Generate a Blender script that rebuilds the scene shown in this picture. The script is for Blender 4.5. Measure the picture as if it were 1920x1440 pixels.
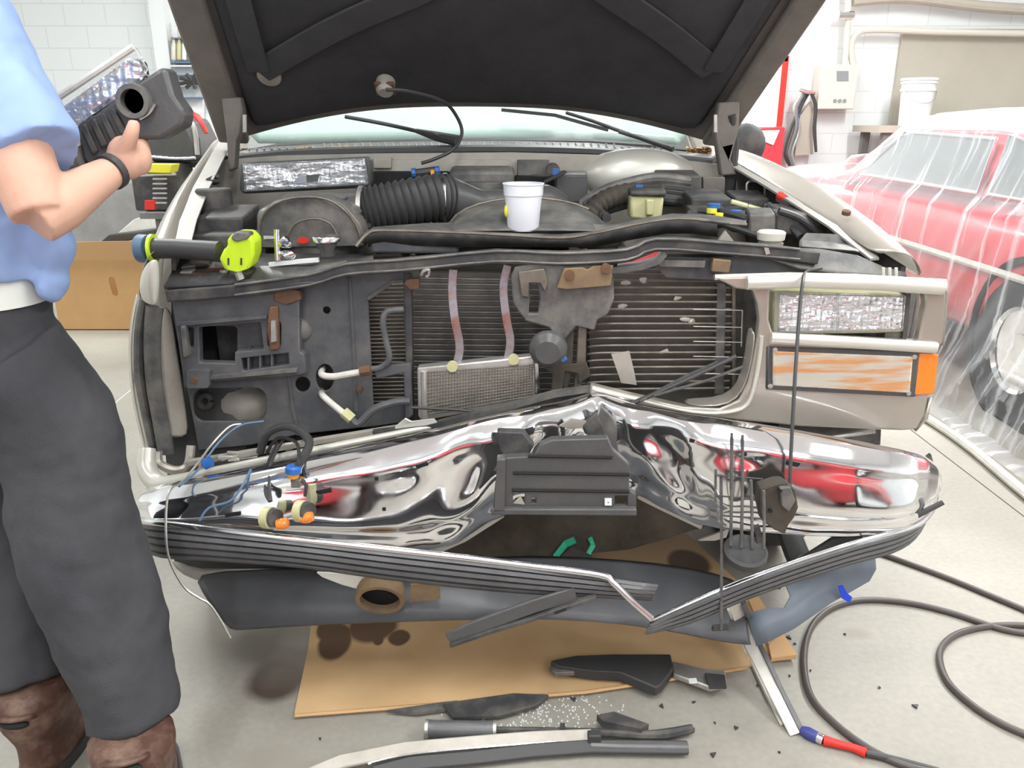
import bpy, bmesh, math, random
from mathutils import Vector, Matrix, noise
from mathutils.geometry import tessellate_polygon
random.seed(7)
PI = math.pi
for o in list(bpy.data.objects): bpy.data.objects.remove(o)
S = bpy.context.scene
COL = S.collection

# ------------------------------------------------ camera, world, lights
CAMZ, PITCH, F = 1.35, math.radians(18.4), 1500.0
cd = bpy.data.cameras.new('camera'); cd.sensor_width = 36; cd.lens = F/1920*36; cd.clip_start = .02
cam = bpy.data.objects.new('camera', cd); COL.objects.link(cam)
cam.location = (0, 0, CAMZ); cam.rotation_euler = (PI/2-PITCH, 0, 0)
S.camera = cam
S.view_settings.view_transform = 'Standard'; S.view_settings.look = 'None'
S.view_settings.gamma = 1; S.view_settings.use_curve_mapping = False
S.view_settings.exposure = 0.0
wd = bpy.data.worlds.new('daylight'); S.world = wd; wd.use_nodes = True
wd.node_tree.nodes['Background'].inputs[0].default_value = (.86, .93, 1, 1)
wd.node_tree.nodes['Background'].inputs[1].default_value = 2.2
LAMPS = [(-2.6, .6, 45), (-2.6, 4.6, 150), (.2, .4, 70), (.4, 4.6, 100), (3.0, .6, 115), (3.2, 4.6, 190), (-1.2, -3.2, 85), (2.2, -3.2, 100), (.9, 7.2, 90)]
def lamp(x, y, en, z=3.7):
    t = empty('ceiling_light', (x, y, z+.1), 'long fluorescent ceiling light fixture over the shop floor', 'ceiling light', 'ceiling lights')
    obj('housing', box((x, y, z+.06), (.34, 2.5, .08)), M['white'], t)
    for dx in (-.08, .08):
        obj('fluorescent_tube', tube([(x+dx, y-1.2, z), (x+dx, y+1.2, z)], .019), M['tube'], t)
    l = bpy.data.lights.new('fluorescent_light', 'AREA'); l.shape = 'RECTANGLE'; l.size = .32; l.size_y = 2.4
    l.energy = en; l.color = (.97, 1, .985)
    lo = bpy.data.objects.new('fluorescent_light', l); COL.objects.link(lo); lo.parent = t; lo.location = (0, 0, -.15)

# ------------------------------------------------ maths and mesh helpers
CP, SP = math.cos(PITCH), math.sin(PITCH)
def W(px, py, Y=None, Z=None):
    """point of the place seen at pixel (px, py), at distance Y or at height Z"""
    a, b = (px-960)/F, (720-py)/F
    d = Vector((a, CP+b*SP, -SP+b*CP))
    t = Y/d.y if Y is not None else (Z-CAMZ)/d.z
    return Vector((0, 0, CAMZ)) + d*t
def ws(pts, Y=None, Z=None):
    return [W(p[0], p[1], p[2] if len(p) > 2 else Y, None if (len(p) > 2 or Y is not None) else Z) for p in pts]
def V(*a): return Vector(a)
def join(*gs):
    v, f = [], []
    for g in gs:
        n = len(v); v += [Vector(p) for p in g[0]]; f += [tuple(i+n for i in q) for q in g[1]]
    return v, f
def box(c, s, rot=(0, 0, 0)):
    from mathutils import Euler
    R = Euler(rot).to_matrix(); c = Vector(c)
    v = [c + R @ Vector((x*s[0]/2, y*s[1]/2, z*s[2]/2)) for x in (-1, 1) for y in (-1, 1) for z in (-1, 1)]
    return v, [(0, 1, 3, 2), (4, 6, 7, 5), (0, 4, 5, 1), (2, 3, 7, 6), (0, 2, 6, 4), (1, 5, 7, 3)]
def prism(P, ext, holes=()):
    """closed solid: outline P (with holes) pushed along ext"""
    loops = [list(map(Vector, P))] + [list(map(Vector, h)) for h in holes]
    if holes:
        bm = bmesh.new(); ed = []
        for l in loops:
            vs = [bm.verts.new(p) for p in l]
            ed += [bm.edges.new((vs[i], vs[(i+1) % len(vs)])) for i in range(len(vs))]
        bm.verts.index_update()
        bmesh.ops.triangle_fill(bm, use_beauty=True, use_dissolve=False, edges=ed)
        tri = [tuple(v.index for v in q.verts) for q in bm.faces]; bm.free()
    else: tri = tessellate_polygon(loops)
    v = [p for l in loops for p in l]; n = len(v); ext = Vector(ext)
    f = [tuple(t) for t in tri] + [tuple(i+n for i in reversed(t)) for t in tri]
    k = 0
    for l in loops:
        m = len(l)
        for i in range(m): a, b = k+i, k+(i+1) % m; f.append((a, b, b+n, a+n))
        k += m
    return v+[p+ext for p in v], f
def plate(pts, Y, th=.006, holes=(), ext=None):
    return prism(ws(pts, Y), ext or (0, th, 0), [ws(h, Y) for h in holes])
def rect(x0, y0, x1, y1): return [(x0, y0), (x1, y0), (x1, y1), (x0, y1)]
def ell(cx, cy, rx, ry, n=20, a0=0): return [(cx+rx*math.cos(a0+2*PI*i/n), cy+ry*math.sin(a0+2*PI*i/n)) for i in range(n)]
def rrect(x0, y0, x1, y1, r, n=4):
    o = []
    for cx, cy, a in ((x1-r, y0+r, -90), (x1-r, y1-r, 0), (x0+r, y1-r, 90), (x0+r, y0+r, 180)):
        for i in range(n+1):
            t = math.radians(a+90*i/n); o.append((cx+r*math.cos(t), cy+r*math.sin(t)))
    return o
def smooth_path(P, k=6):
    P = [Vector(p) for p in P]; o = []
    for i in range(len(P)-1):
        a, b, c, d = P[max(i-1, 0)], P[i], P[i+1], P[min(i+2, len(P)-1)]
        for j in range(k):
            t = j/k
            o.append(.5*((2*b)+(c-a)*t+(2*a-5*b+4*c-d)*t*t+(3*b-a-3*c+d)*t**3))
    o.append(P[-1]); return o
def tube(P, r, n=10, sm=0, flat=None, cap=True, close=False):
    """swept round bar; r may be a list; flat squeezes it along its own second axis"""
    P = [Vector(p) for p in P]
    if sm:
        m = len(P)
        if isinstance(r, (list, tuple)): r = [r[min(int(i/sm), m-2)]*(1-(i/sm-min(int(i/sm), m-2)))+r[min(int(i/sm), m-2)+1]*(i/sm-min(int(i/sm), m-2)) for i in range((m-1)*sm+1)]
        P = smooth_path(P, sm)
    if not isinstance(r, (list, tuple)): r = [r]*len(P)
    v, f = [], []; N = len(P); u = None
    for i, p in enumerate(P):
        if close: t = P[(i+1) % N]-P[i-1]
        else: t = P[min(i+1, N-1)]-P[max(i-1, 0)]
        t = t.normalized() if t.length > 1e-9 else Vector((0, 0, 1))
        if u is None:
            u = t.cross(Vector((0, 0, 1)))
            if u.length < .1: u = t.cross(Vector((1, 0, 0)))
        u = (u-t*u.dot(t)).normalized(); w = t.cross(u)
        for k in range(n):
            a = 2*PI*k/n; v.append(p+u*math.cos(a)*r[i]+w*math.sin(a)*r[i]*(flat or 1))
    for i in range(N if close else N-1):
        for k in range(n):
            j = (i+1) % N; f.append((i*n+k, i*n+(k+1) % n, j*n+(k+1) % n, j*n+k))
    if cap and not close: f += [tuple(reversed(range(n))), tuple((N-1)*n+k for k in range(n))]
    return v, f
def strap(P, w, t, up=(0, 1, 0)):
    """flat bar: width w across the path, thickness t along up"""
    P = [Vector(p) for p in P]; up = Vector(up); v, f = [], []; N = len(P)
    for i, p in enumerate(P):
        d = (P[min(i+1, N-1)]-P[max(i-1, 0)]).normalized(); s = d.cross(up).normalized()*w/2; q = up*t/2
        v += [p-s-q, p+s-q, p+s+q, p-s+q]
    for i in range(N-1):
        for k in range(4): f.append((i*4+k, i*4+(k+1) % 4, i*4+4+(k+1) % 4, i*4+4+k))
    f += [(3, 2, 1, 0), tuple((N-1)*4+k for k in range(4))]
    return v, f
def lathe(prof, c, axis=(0, 0, 1), n=28):
    c = Vector(c); axis = Vector(axis).normalized(); u = axis.orthogonal().normalized(); w = axis.cross(u)
    v, f = [], []
    for r, h in prof:
        for k in range(n):
            a = 2*PI*k/n; v.append(c+axis*h+(u*math.cos(a)+w*math.sin(a))*max(r, 1e-4))
    for i in range(len(prof)-1):
        for k in range(n): f.append((i*n+k, i*n+(k+1) % n, (i+1)*n+(k+1) % n, (i+1)*n+k))
    if prof[0][0] > .0005: f.append(tuple(reversed(range(n))))
    if prof[-1][0] > .0005: f.append(tuple((len(prof)-1)*n+k for k in range(n)))
    return v, f
def ring(prof, c, axis, n=32):
    v, f = lathe(prof+[prof[0]], c, axis, n); return v, f[:len(prof)*n]
def sheet(G):
    v = [Vector(p) for r in G for p in r]; m = len(G[0])
    return v, [(i*m+j, i*m+j+1, (i+1)*m+j+1, (i+1)*m+j) for i in range(len(G)-1) for j in range(m-1)]
def loftc(G):
    """closed rings lofted with caps"""
    v = [Vector(p) for r in G for p in r]; m = len(G[0])
    f = [(i*m+j, i*m+(j+1) % m, (i+1)*m+(j+1) % m, (i+1)*m+j) for i in range(len(G)-1) for j in range(m)]
    return v, f+[tuple(reversed(range(m))), tuple((len(G)-1)*m+k for k in range(m))]
def blob(c, r, n=10, m=14):
    rx, ry, rz = (r, r, r) if not isinstance(r, (tuple, list)) else r
    v, f = [], []
    for i in range(1, n):
        t = PI*i/n
        for k in range(m): a = 2*PI*k/m; v.append(Vector(c)+V(rx*math.sin(t)*math.cos(a), ry*math.sin(t)*math.sin(a), rz*math.cos(t)))
    a = len(v); v += [Vector(c)+V(0, 0, rz), Vector(c)-V(0, 0, rz)]
    for i in range(n-2):
        for k in range(m): f.append((i*m+k, (i+1)*m+k, (i+1)*m+(k+1) % m, i*m+(k+1) % m))
    for k in range(m): f += [(a, k, (k+1) % m), (a+1, (n-2)*m+(k+1) % m, (n-2)*m+k)]
    return v, f
def jit(g, amp, sc=8, seed=0):
    return [p+noise.noise_vector(p*sc+V(seed, 0, 0))*amp for p in map(Vector, g[0])], g[1]
WL = {}
def obj(name, g, m, parent=None, sm=True, bev=0, sub=0, sol=0, rem=0, label=None, cat=None, group=None, kind=None, ang=35, seg=2):
    v, f = g; v = [Vector(p) for p in v]
    lo = Vector([min(p[i] for p in v) for i in range(3)]); hi = Vector([max(p[i] for p in v) for i in range(3)])
    c = (lo+hi)/2
    if parent is None: c.z = lo.z
    me = bpy.data.meshes.new(name); me.from_pydata([p-c for p in v], [], f); me.validate()
    bm = bmesh.new(); bm.from_mesh(me); bmesh.ops.recalc_face_normals(bm, faces=bm.faces)
    for q in bm.faces: q.smooth = sm
    if sm:
        for e in bm.edges:
            if len(e.link_faces) == 2 and e.calc_face_angle(0) > math.radians(ang): e.smooth = False
    bm.to_mesh(me); bm.free()
    o = bpy.data.objects.new(name, me); COL.objects.link(o)
    if m: me.materials.append(m)
    if parent is not None:
        o.parent = parent; o.location = c-WL[parent.name]
    else: o.location = c
    WL[o.name] = c
    if sol: q = o.modifiers.new('thickness', 'SOLIDIFY'); q.thickness = sol; q.offset = 0
    if bev: q = o.modifiers.new('bevel', 'BEVEL'); q.width = bev; q.segments = seg; q.limit_method = 'ANGLE'; q.angle_limit = math.radians(40)
    if rem:
        q = o.modifiers.new('remesh', 'REMESH'); q.mode = 'VOXEL'; q.voxel_size = rem; q.use_smooth_shade = True
        q = o.modifiers.new('smooth', 'SMOOTH'); q.factor = .6; q.iterations = 4
    if sub: q = o.modifiers.new('subdivision', 'SUBSURF'); q.levels = sub; q.render_levels = sub
    tag(o, label, cat, group, kind)
    return o
def tag(o, label=None, cat=None, group=None, kind=None):
    if label: o['label'] = label
    if cat: o['category'] = cat
    if group: o['group'] = group
    if kind: o['kind'] = kind
def empty(name, loc, label=None, cat=None, group=None):
    o = bpy.data.objects.new(name, None); COL.objects.link(o); o.location = loc; WL[o.name] = Vector(loc)
    o.empty_display_size = .1; tag(o, label, cat, group); return o

# ------------------------------------------------ materials
M = {}
def mat(key, c, rough=.5, metal=0, c2=None, sc=6, mix=.5, bump=0, bsc=40, trans=0, emit=0, alpha=1, coat=0, spread=.2, ior=1.45, wash=0):
    m = bpy.data.materials.new(key); m.use_nodes = True; nt = m.node_tree; N = nt.nodes; L = nt.links
    b = N['Principled BSDF']; b.inputs['Base Color'].default_value = (*c, 1); b.inputs['Roughness'].default_value = rough
    b.inputs['Metallic'].default_value = metal; b.inputs['Transmission Weight'].default_value = trans
    b.inputs['Alpha'].default_value = alpha; b.inputs['Coat Weight'].default_value = coat; b.inputs['IOR'].default_value = ior
    if emit: b.inputs['Emission Color'].default_value = (*c, 1); b.inputs['Emission Strength'].default_value = emit
    tc = N.new('ShaderNodeTexCoord')
    if c2:
        n = N.new('ShaderNodeTexNoise'); n.inputs['Scale'].default_value = sc; n.inputs['Detail'].default_value = 8; n.inputs['Roughness'].default_value = .65
        L.new(tc.outputs['Object'], n.inputs['Vector'])
        r = N.new('ShaderNodeValToRGB'); r.color_ramp.elements[0].position = mix-spread; r.color_ramp.elements[1].position = mix+spread
        r.color_ramp.elements[0].color = (*c, 1); r.color_ramp.elements[1].color = (*c2, 1)
        L.new(n.outputs['Fac'], r.inputs['Fac']); L.new(r.outputs['Color'], b.inputs['Base Color'])
        if wash:
            q = N.new('ShaderNodeMapRange'); q.inputs['To Min'].default_value = rough; q.inputs['To Max'].default_value = rough+wash
            q.inputs['From Min'].default_value = .35; q.inputs['From Max'].default_value = .65
            L.new(n.outputs['Fac'], q.inputs['Value']); L.new(q.outputs['Result'], b.inputs['Roughness'])
    if bump:
        n = N.new('ShaderNodeTexNoise'); n.inputs['Scale'].default_value = bsc; n.inputs['Detail'].default_value = 6
        L.new(tc.outputs['Object'], n.inputs['Vector'])
        u = N.new('ShaderNodeBump'); u.inputs['Strength'].default_value = bump; u.inputs['Distance'].default_value = .004
        L.new(n.outputs['Fac'], u.inputs['Height']); L.new(u.outputs['Normal'], b.inputs['Normal'])
    M[key] = m; return m
mat('white', (.8, .82, .82), .5)
mat('tube', (1, 1, 1), emit=14)
mat('chrome', (.90, .90, .92), .035, 1, c2=(.80, .80, .83), sc=11, mix=.62, spread=.1, wash=.12)
mat('bright_metal', (.75, .75, .77), .18, 1)
mat('paint', (.45, .415, .365), .32, .5, c2=(.41, .375, .33), sc=5, coat=.6)
mat('paint_edge', (.62, .60, .54), .35, .3, coat=.3)
mat('black_plastic', (.066, .066, .070), .38, c2=(.10, .097, .095), sc=9, bump=.15, bsc=120)
mat('dusty_black', (.046, .046, .049), .5, c2=(.125, .115, .102), sc=13, mix=.56, spread=.12, bump=.2, bsc=60, wash=.25)
mat('dusty_grey', (.082, .082, .084), .46, c2=(.20, .185, .165), sc=12, mix=.54, spread=.13, bump=.15, bsc=60)
mat('panel_grey', (.078, .081, .091), .46, c2=(.145, .14, .138), sc=9, mix=.56, spread=.13, bump=.1, bsc=60)
mat('valance', (.065, .068, .076), .42, c2=(.095, .097, .105), sc=4, bump=.1, bsc=90)
mat('valance_blue', (.17, .20, .245), .42, c2=(.14, .165, .20), sc=5)
mat('dark', (.012, .012, .012), .8)
mat('grease', (.035, .028, .022), .7, c2=(.10, .085, .065), sc=8, mix=.55, bump=.5, bsc=30)
mat('insulation', (.048, .049, .054), .95, c2=(.066, .065, .069), sc=12, bump=.6, bsc=260)
mat('hood_metal', (.19, .17, .15), .6, c2=(.11, .098, .088), sc=7, mix=.55, bump=.2)
mat('rust', (.20, .10, .055), .8, c2=(.10, .055, .035), sc=14, bump=.3, bsc=60)
mat('rust_tan', (.27, .18, .09), .7, c2=(.15, .10, .07), sc=16, bump=.2)
mat('strap', (.30, .30, .33), .4, .7, c2=(.28, .13, .09), sc=9, mix=.52, spread=.08)
mat('alu', (.62, .60, .58), .42, .75, c2=(.45, .43, .40), sc=20)
mat('fin', (.25, .225, .19), .5, .6, c2=(.12, .10, .08), sc=14)
mat('fin_dark', (.06, .055, .05), .5, .3, c2=(.12, .11, .10), sc=14)
mat('pale_metal', (.50, .47, .42), .5, .2, c2=(.32, .29, .25), sc=6)
mat('rubber', (.050, .049, .050), .48, bump=.1)
mat('strip_grey', (.095, .095, .10), .34, c2=(.145, .145, .15), sc=12, bump=.1)
mat('glass', (.80, .92, .88), .02, trans=1, ior=1.45)
mat('windshield', (.58, .78, .71), .08, c2=(.62, .80, .74), alpha=.75, coat=.6)
mat('lens', (.95, .96, .97), .04, trans=.9, ior=1.3, bump=.6, bsc=70)
mat('frosted_lens', (.96, .97, .98), .08, trans=.93, ior=1.3, bump=.5, bsc=150)
mat('amber', (.85, .22, .02), .25, coat=.6, bump=.4, bsc=160)
mat('amber_inner', (.95, .50, .13), .3, c2=(.95, .88, .76), sc=9, mix=.52, spread=.08, bump=.5, bsc=60)
mat('red_paint', (.62, .035, .05), .3, coat=.7, c2=(.56, .03, .045), sc=3)
mat('red', (.65, .03, .02), .45)
mat('blue', (.03, .13, .42), .4)
mat('blue_bright', (.02, .07, .65), .4, bump=.3)
mat('dull_blue', (.10, .17, .27), .5)
mat('orange', (.80, .33, .05), .5)
mat('green', (.03, .42, .26), .5)
mat('lime', (.62, .85, .03), .4, c2=(.55, .78, .02), sc=20, bump=.1)
mat('yellow', (.80, .72, .05), .5)
mat('cream', (.60, .58, .34), .45, c2=(.5, .47, .26), sc=12)
mat('cup', (.80, .82, .88), .35, c2=(.78, .80, .86), sc=3)
mat('paint_liquid', (.20, .21, .22), .12)
mat('cardboard_box', (.46, .27, .115), .8, c2=(.50, .30, .135), sc=9, bump=.1)
mat('card_edge', (.62, .38, .19), .8)
mat('skin', (.61, .345, .25), .5, c2=(.66, .40, .30), sc=6, mix=.5, bump=.08, bsc=150)
mat('shirt', (.31, .42, .70), .9, c2=(.27, .38, .66), sc=4, bump=.35, bsc=9)
mat('trousers', (.040, .041, .047), .9, c2=(.072, .072, .079), sc=5, mix=.58, spread=.25, bump=.3, bsc=200)
mat('belt', (.75, .77, .72), .6, bump=.1)
mat('boot', (.085, .038, .027), .6, c2=(.22, .14, .105), sc=16, mix=.56, spread=.12, bump=.6, bsc=40)
mat('primer_grey', (.27, .255, .235), .45, .2, c2=(.36, .34, .31), sc=7)
mat('hair', (.06, .035, .02), .7)
mat('hose', (.085, .072, .068), .38, bump=.1)
mat('tape', (.05, .06, .25), .4)
mat('tan_board', (.50, .46, .39), .8, c2=(.43, .40, .34), sc=1.3)
mat('panel_box', (.66, .63, .56), .5)
mat('screen', (.25, .27, .28), .2)
mat('grey_cloth', (.24, .235, .23), .8, c2=(.17, .165, .16), sc=5)
mat('daylight_pane', (1, 1, 1), emit=7)
mat('trim_white', (.74, .72, .66), .4, c2=(.55, .53, .48), sc=14)
mat('leaves', (.30, .15, .05), .8, c2=(.42, .25, .10), sc=60)
mat('car_glass', (.18, .20, .20), .06, coat=.5)
mat('tyre', (.025, .025, .026), .8, bump=.2)

def node_mat(key):
    m = bpy.data.materials.new(key); m.use_nodes = True; M[key] = m
    return m.node_tree, m.node_tree.nodes, m.node_tree.links, m.node_tree.nodes['Principled BSDF']
def spots(nt, tc, pts, base, dark, soft=.3, warp=.04):
    """liquid stains soaked into a surface: (x, y, rx, ry) in the surface's own coordinates"""
    N, L = nt.nodes, nt.links; acc = None
    nz = N.new('ShaderNodeTexNoise'); nz.inputs['Scale'].default_value = 7; L.new(tc, nz.inputs['Vector'])
    sb = N.new('ShaderNodeVectorMath'); sb.operation = 'SUBTRACT'; L.new(nz.outputs['Color'], sb.inputs[0]); sb.inputs[1].default_value = (.5, .5, .5)
    sl = N.new('ShaderNodeVectorMath'); sl.operation = 'SCALE'; L.new(sb.outputs[0], sl.inputs[0]); sl.inputs['Scale'].default_value = warp
    ad = N.new('ShaderNodeVectorMath'); L.new(tc, ad.inputs[0]); L.new(sl.outputs[0], ad.inputs[1])
    for x, y, rx, ry in pts:
        mp = N.new('ShaderNodeMapping'); mp.vector_type = 'TEXTURE'; mp.inputs['Location'].default_value = (x, y, 0); mp.inputs['Scale'].default_value = (rx, ry, 10)
        L.new(ad.outputs[0], mp.inputs['Vector'])
        ln = N.new('ShaderNodeVectorMath'); ln.operation = 'LENGTH'; L.new(mp.outputs[0], ln.inputs[0])
        r = N.new('ShaderNodeMapRange'); r.inputs['From Min'].default_value = 1-soft; r.inputs['From Max'].default_value = 1; r.inputs['To Min'].default_value = 1; r.inputs['To Max'].default_value = 0
        L.new(ln.outputs['Value'], r.inputs['Value'])
        if acc is None: acc = r.outputs[0]
        else:
            q = N.new('ShaderNodeMath'); q.operation = 'MAXIMUM'; L.new(acc, q.inputs[0]); L.new(r.outputs[0], q.inputs[1]); acc = q.outputs[0]
    mx = N.new('ShaderNodeMix'); mx.data_type = 'RGBA'; L.new(acc, mx.inputs['Factor']); L.new(base, mx.inputs['A']); mx.inputs['B'].default_value = (*dark, 1)
    return mx.outputs['Result']
def noisecol(nt, vec, sc, c1, c2, lo=.35, hi=.65, det=8):
    N, L = nt.nodes, nt.links
    n = N.new('ShaderNodeTexNoise'); n.inputs['Scale'].default_value = sc; n.inputs['Detail'].default_value = det; L.new(vec, n.inputs['Vector'])
    r = N.new('ShaderNodeValToRGB'); r.color_ramp.elements[0].position = lo; r.color_ramp.elements[1].position = hi
    r.color_ramp.elements[0].color = (*c1, 1); r.color_ramp.elements[1].color = (*c2, 1); L.new(n.outputs['Fac'], r.inputs['Fac'])
    return r.outputs['Color'], n.outputs['Fac']
# concrete floor (object origin is at the world origin, so object x, y are the place's)
nt, N, L, B = node_mat('concrete')
tc = N.new('ShaderNodeTexCoord').outputs['Object']
col, fac = noisecol(nt, tc, 1.3, (.275, .257, .222), (.37, .35, .308))
c3, _ = noisecol(nt, tc, 60, (.93, .93, .93), (1.05, 1.05, 1.05), .3, .7, 4)
mm = N.new('ShaderNodeMix'); mm.data_type = 'RGBA'; mm.blend_type = 'MULTIPLY'; mm.inputs['Factor'].default_value = 1; L.new(col, mm.inputs['A']); L.new(c3, mm.inputs['B'])
p1 = W(520, 1290, Z=0); p2 = W(510, 1425, Z=0); p3 = W(620, 1205, Z=0); p4 = W(1605, 1190, Z=0)
out = spots(nt, tc, [(p1.x-.01, p1.y+.03, .085, .10)], mm.outputs['Result'], (.085, .062, .05), .35)
out = spots(nt, tc, [(p2.x, p2.y, .11, .05), (p4.x, p4.y, .05, .035), (-.25, 1.9, .9, .28)], out, (.30, .275, .235), .6)
L.new(out, B.inputs['Base Color']); B.inputs['Roughness'].default_value = .55
bp = N.new('ShaderNodeBump'); bp.inputs['Strength'].default_value = .15; bp.inputs['Distance'].default_value = .003; L.new(fac, bp.inputs['Height']); L.new(bp.outputs[0], B.inputs['Normal'])
# painted block wall
nt, N, L, B = node_mat('block_wall')
tcn = N.new('ShaderNodeTexCoord').outputs['Object']
mp = N.new('ShaderNodeMapping'); mp.inputs['Rotation'].default_value = (PI/2, 0, 0); L.new(tcn, mp.inputs['Vector'])
br = N.new('ShaderNodeTexBrick'); br.inputs['Scale'].default_value = 1; br.inputs['Brick Width'].default_value = .4; br.inputs['Row Height'].default_value = .2; br.inputs['Mortar Size'].default_value = .006
br.inputs['Color1'].default_value = (.78, .80, .80, 1); br.inputs['Color2'].default_value = (.76, .785, .79, 1); br.inputs['Mortar'].default_value = (.68, .70, .70, 1)
L.new(mp.outputs[0], br.inputs['Vector']); L.new(br.outputs['Color'], B.inputs['Base Color']); B.inputs['Roughness'].default_value = .5
bp = N.new('ShaderNodeBump'); bp.inputs['Strength'].default_value = .4; bp.inputs['Distance'].default_value = .004; bp.invert = True; L.new(br.outputs['Fac'], bp.inputs['Height']); L.new(bp.outputs[0], B.inputs['Normal'])
# plastic film: thin, clear, milky where it folds
nt, N, L, B = node_mat('plastic_film')
B.inputs['Base Color'].default_value = (.93, .95, 1, 1); B.inputs['Roughness'].default_value = .16; B.inputs['Specular IOR Level'].default_value = .9
lw = N.new('ShaderNodeLayerWeight'); lw.inputs['Blend'].default_value = .14
tcn = N.new('ShaderNodeTexCoord').outputs['Object']
mp = N.new('ShaderNodeMapping'); mp.inputs['Scale'].default_value = (1.5, 9, .35); mp.inputs['Rotation'].default_value = (.42, 0, 0); L.new(tcn, mp.inputs['Vector'])
nz = N.new('ShaderNodeTexNoise'); nz.inputs['Scale'].default_value = 2.4; nz.inputs['Detail'].default_value = 2; L.new(mp.outputs[0], nz.inputs['Vector'])
mr = N.new('ShaderNodeMapRange'); mr.inputs['From Min'].default_value = .52; mr.inputs['From Max'].default_value = .72; mr.inputs['To Min'].default_value = .10; mr.inputs['To Max'].default_value = .62; L.new(nz.outputs['Fac'], mr.inputs['Value'])
ma = N.new('ShaderNodeMath'); ma.operation = 'MAXIMUM'; L.new(lw.outputs['Facing'], ma.inputs[0]); L.new(mr.outputs[0], ma.inputs[1])
mc = N.new('ShaderNodeMath'); mc.operation = 'MULTIPLY'; L.new(ma.outputs[0], mc.inputs[0]); mc.inputs[1].default_value = .9; L.new(mc.outputs[0], B.inputs['Alpha'])

# turn signal: amber bands behind a clear lens
nt, N, L, B = node_mat('amber_bands')
tcn = N.new('ShaderNodeTexCoord').outputs['Object']
mp = N.new('ShaderNodeMapping'); mp.inputs['Scale'].default_value = (3.2, 1, 34); L.new(tcn, mp.inputs['Vector'])
col, fac = noisecol(nt, mp.outputs[0], 1.6, (.95, .36, .03), (.88, .80, .64), .43, .56, 3)
L.new(col, B.inputs['Base Color']); B.inputs['Roughness'].default_value = .35

# silvered lamp bowl: fluted, so it breaks the room's reflection into sparkles
nt, N, L, B = node_mat('reflector')
tcn = N.new('ShaderNodeTexCoord').outputs['Object']
B.inputs['Base Color'].default_value = (.97, .97, 1, 1); B.inputs['Metallic'].default_value = 1; B.inputs['Roughness'].default_value = .16
mp = N.new('ShaderNodeMapping'); mp.inputs['Scale'].default_value = (1, 1, 2.2); L.new(tcn, mp.inputs['Vector'])
n1 = N.new('ShaderNodeTexNoise'); n1.inputs['Scale'].default_value = 9; n1.inputs['Detail'].default_value = 3; L.new(mp.outputs[0], n1.inputs['Vector'])
w1 = N.new('ShaderNodeTexWave'); w1.inputs['Scale'].default_value = 22; w1.inputs['Distortion'].default_value = .5; L.new(tcn, w1.inputs['Vector'])
b1 = N.new('ShaderNodeBump'); b1.inputs['Strength'].default_value = 1; b1.inputs['Distance'].default_value = .05; L.new(n1.outputs['Fac'], b1.inputs['Height'])
b2 = N.new('ShaderNodeBump'); b2.inputs['Strength'].default_value = .35; b2.inputs['Distance'].default_value = .004; L.new(w1.outputs['Fac'], b2.inputs['Height']); L.new(b1.outputs[0], b2.inputs['Normal'])
L.new(b2.outputs[0], B.inputs['Normal'])

# ================================================ the setting
def structure(name, g, m, **k): return obj(name, g, m, kind='structure', sm=False, **k)
fl = structure('floor', ([V(-6, -6, 0), V(6.5, -6, 0), V(6.5, 9, 0), V(-6, 9, 0)], [(0, 1, 2, 3)]), M['concrete'])
for v in fl.data.vertices: v.co += fl.location
fl.location = (0, 0, 0)
def jline(a, b, w=.004):
    d = (b-a).normalized(); s = V(-d.y, d.x, 0)*w; return [a-s, b-s, b+s, a+s]
ja, jb = W(175, 790, Z=0), W(262, 718, Z=0); jd = (jb-ja)
structure('trim_1', prism([p+V(0, 0, .0005) for p in jline(ja-jd*8, jb+jd*12)], (0, 0, .0008)), M['trim_white'])
ja, jb = W(1700, 800, Z=0), W(1850, 915, Z=0); jd = jb-ja
structure('trim_2', prism([p+V(0, 0, .0005) for p in jline(ja-jd*6, jb+jd*3, .002)], (0, 0, .0008)), M['grease'])
structure('wall_back', box((.25, 8.6, 2.1), (12.5, .2, 4.2)), M['block_wall'])
structure('wall_left', box((-6.05, 1.5, 2.1), (.1, 15, 4.2)), M['white'])
structure('wall_right', box((6.55, 1.5, 2.1), (.1, 15, 4.2)), M['white'])
structure('wall_front', join(box((-4.5, -6.05, 2.1), (3, .1, 4.2)), box((5, -6.05, 2.1), (3, .1, 4.2)), box((.25, -6.05, 3.9), (6.5, .1, .6))), M['white'])
structure('ceiling', box((.25, 1.5, 4.25), (12.5, 15, .1)), M['white'])
# tan board and white pilaster on the back wall
a = W(1690, 60, Y=8.48); b = W(1960, 240, Y=8.48)
structure('trim_3', box(((a.x+6.4)/2, 8.47, (a.z+.55)/2+.0), (6.4-a.x, .05, a.z-.5)), M['tan_board'])
a = W(308, 100, Y=8.4)
structure('trim_4', box((a.x, 8.42, 2.05), (.14, .16, 4.1)), M['white'])
# bright window behind the truck on the right
a, b = W(1400, 115, Y=8.4), W(1452, 270, Y=8.4)
w = structure('window_1', box(((a.x+b.x)/2-.15, 8.47, (a.z+b.z)/2), (b.x-a.x+.3, .03, a.z-b.z)), M['daylight_pane'])
obj('frame', join(box((b.x+.03, 8.45, (a.z+b.z)/2), (.06, .1, a.z-b.z+.1)), box(((a.x+b.x)/2, 8.45, a.z+.03), (b.x-a.x+.1, .1, .06))), M['red'], w)
for q in LAMPS: lamp(*q)

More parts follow.
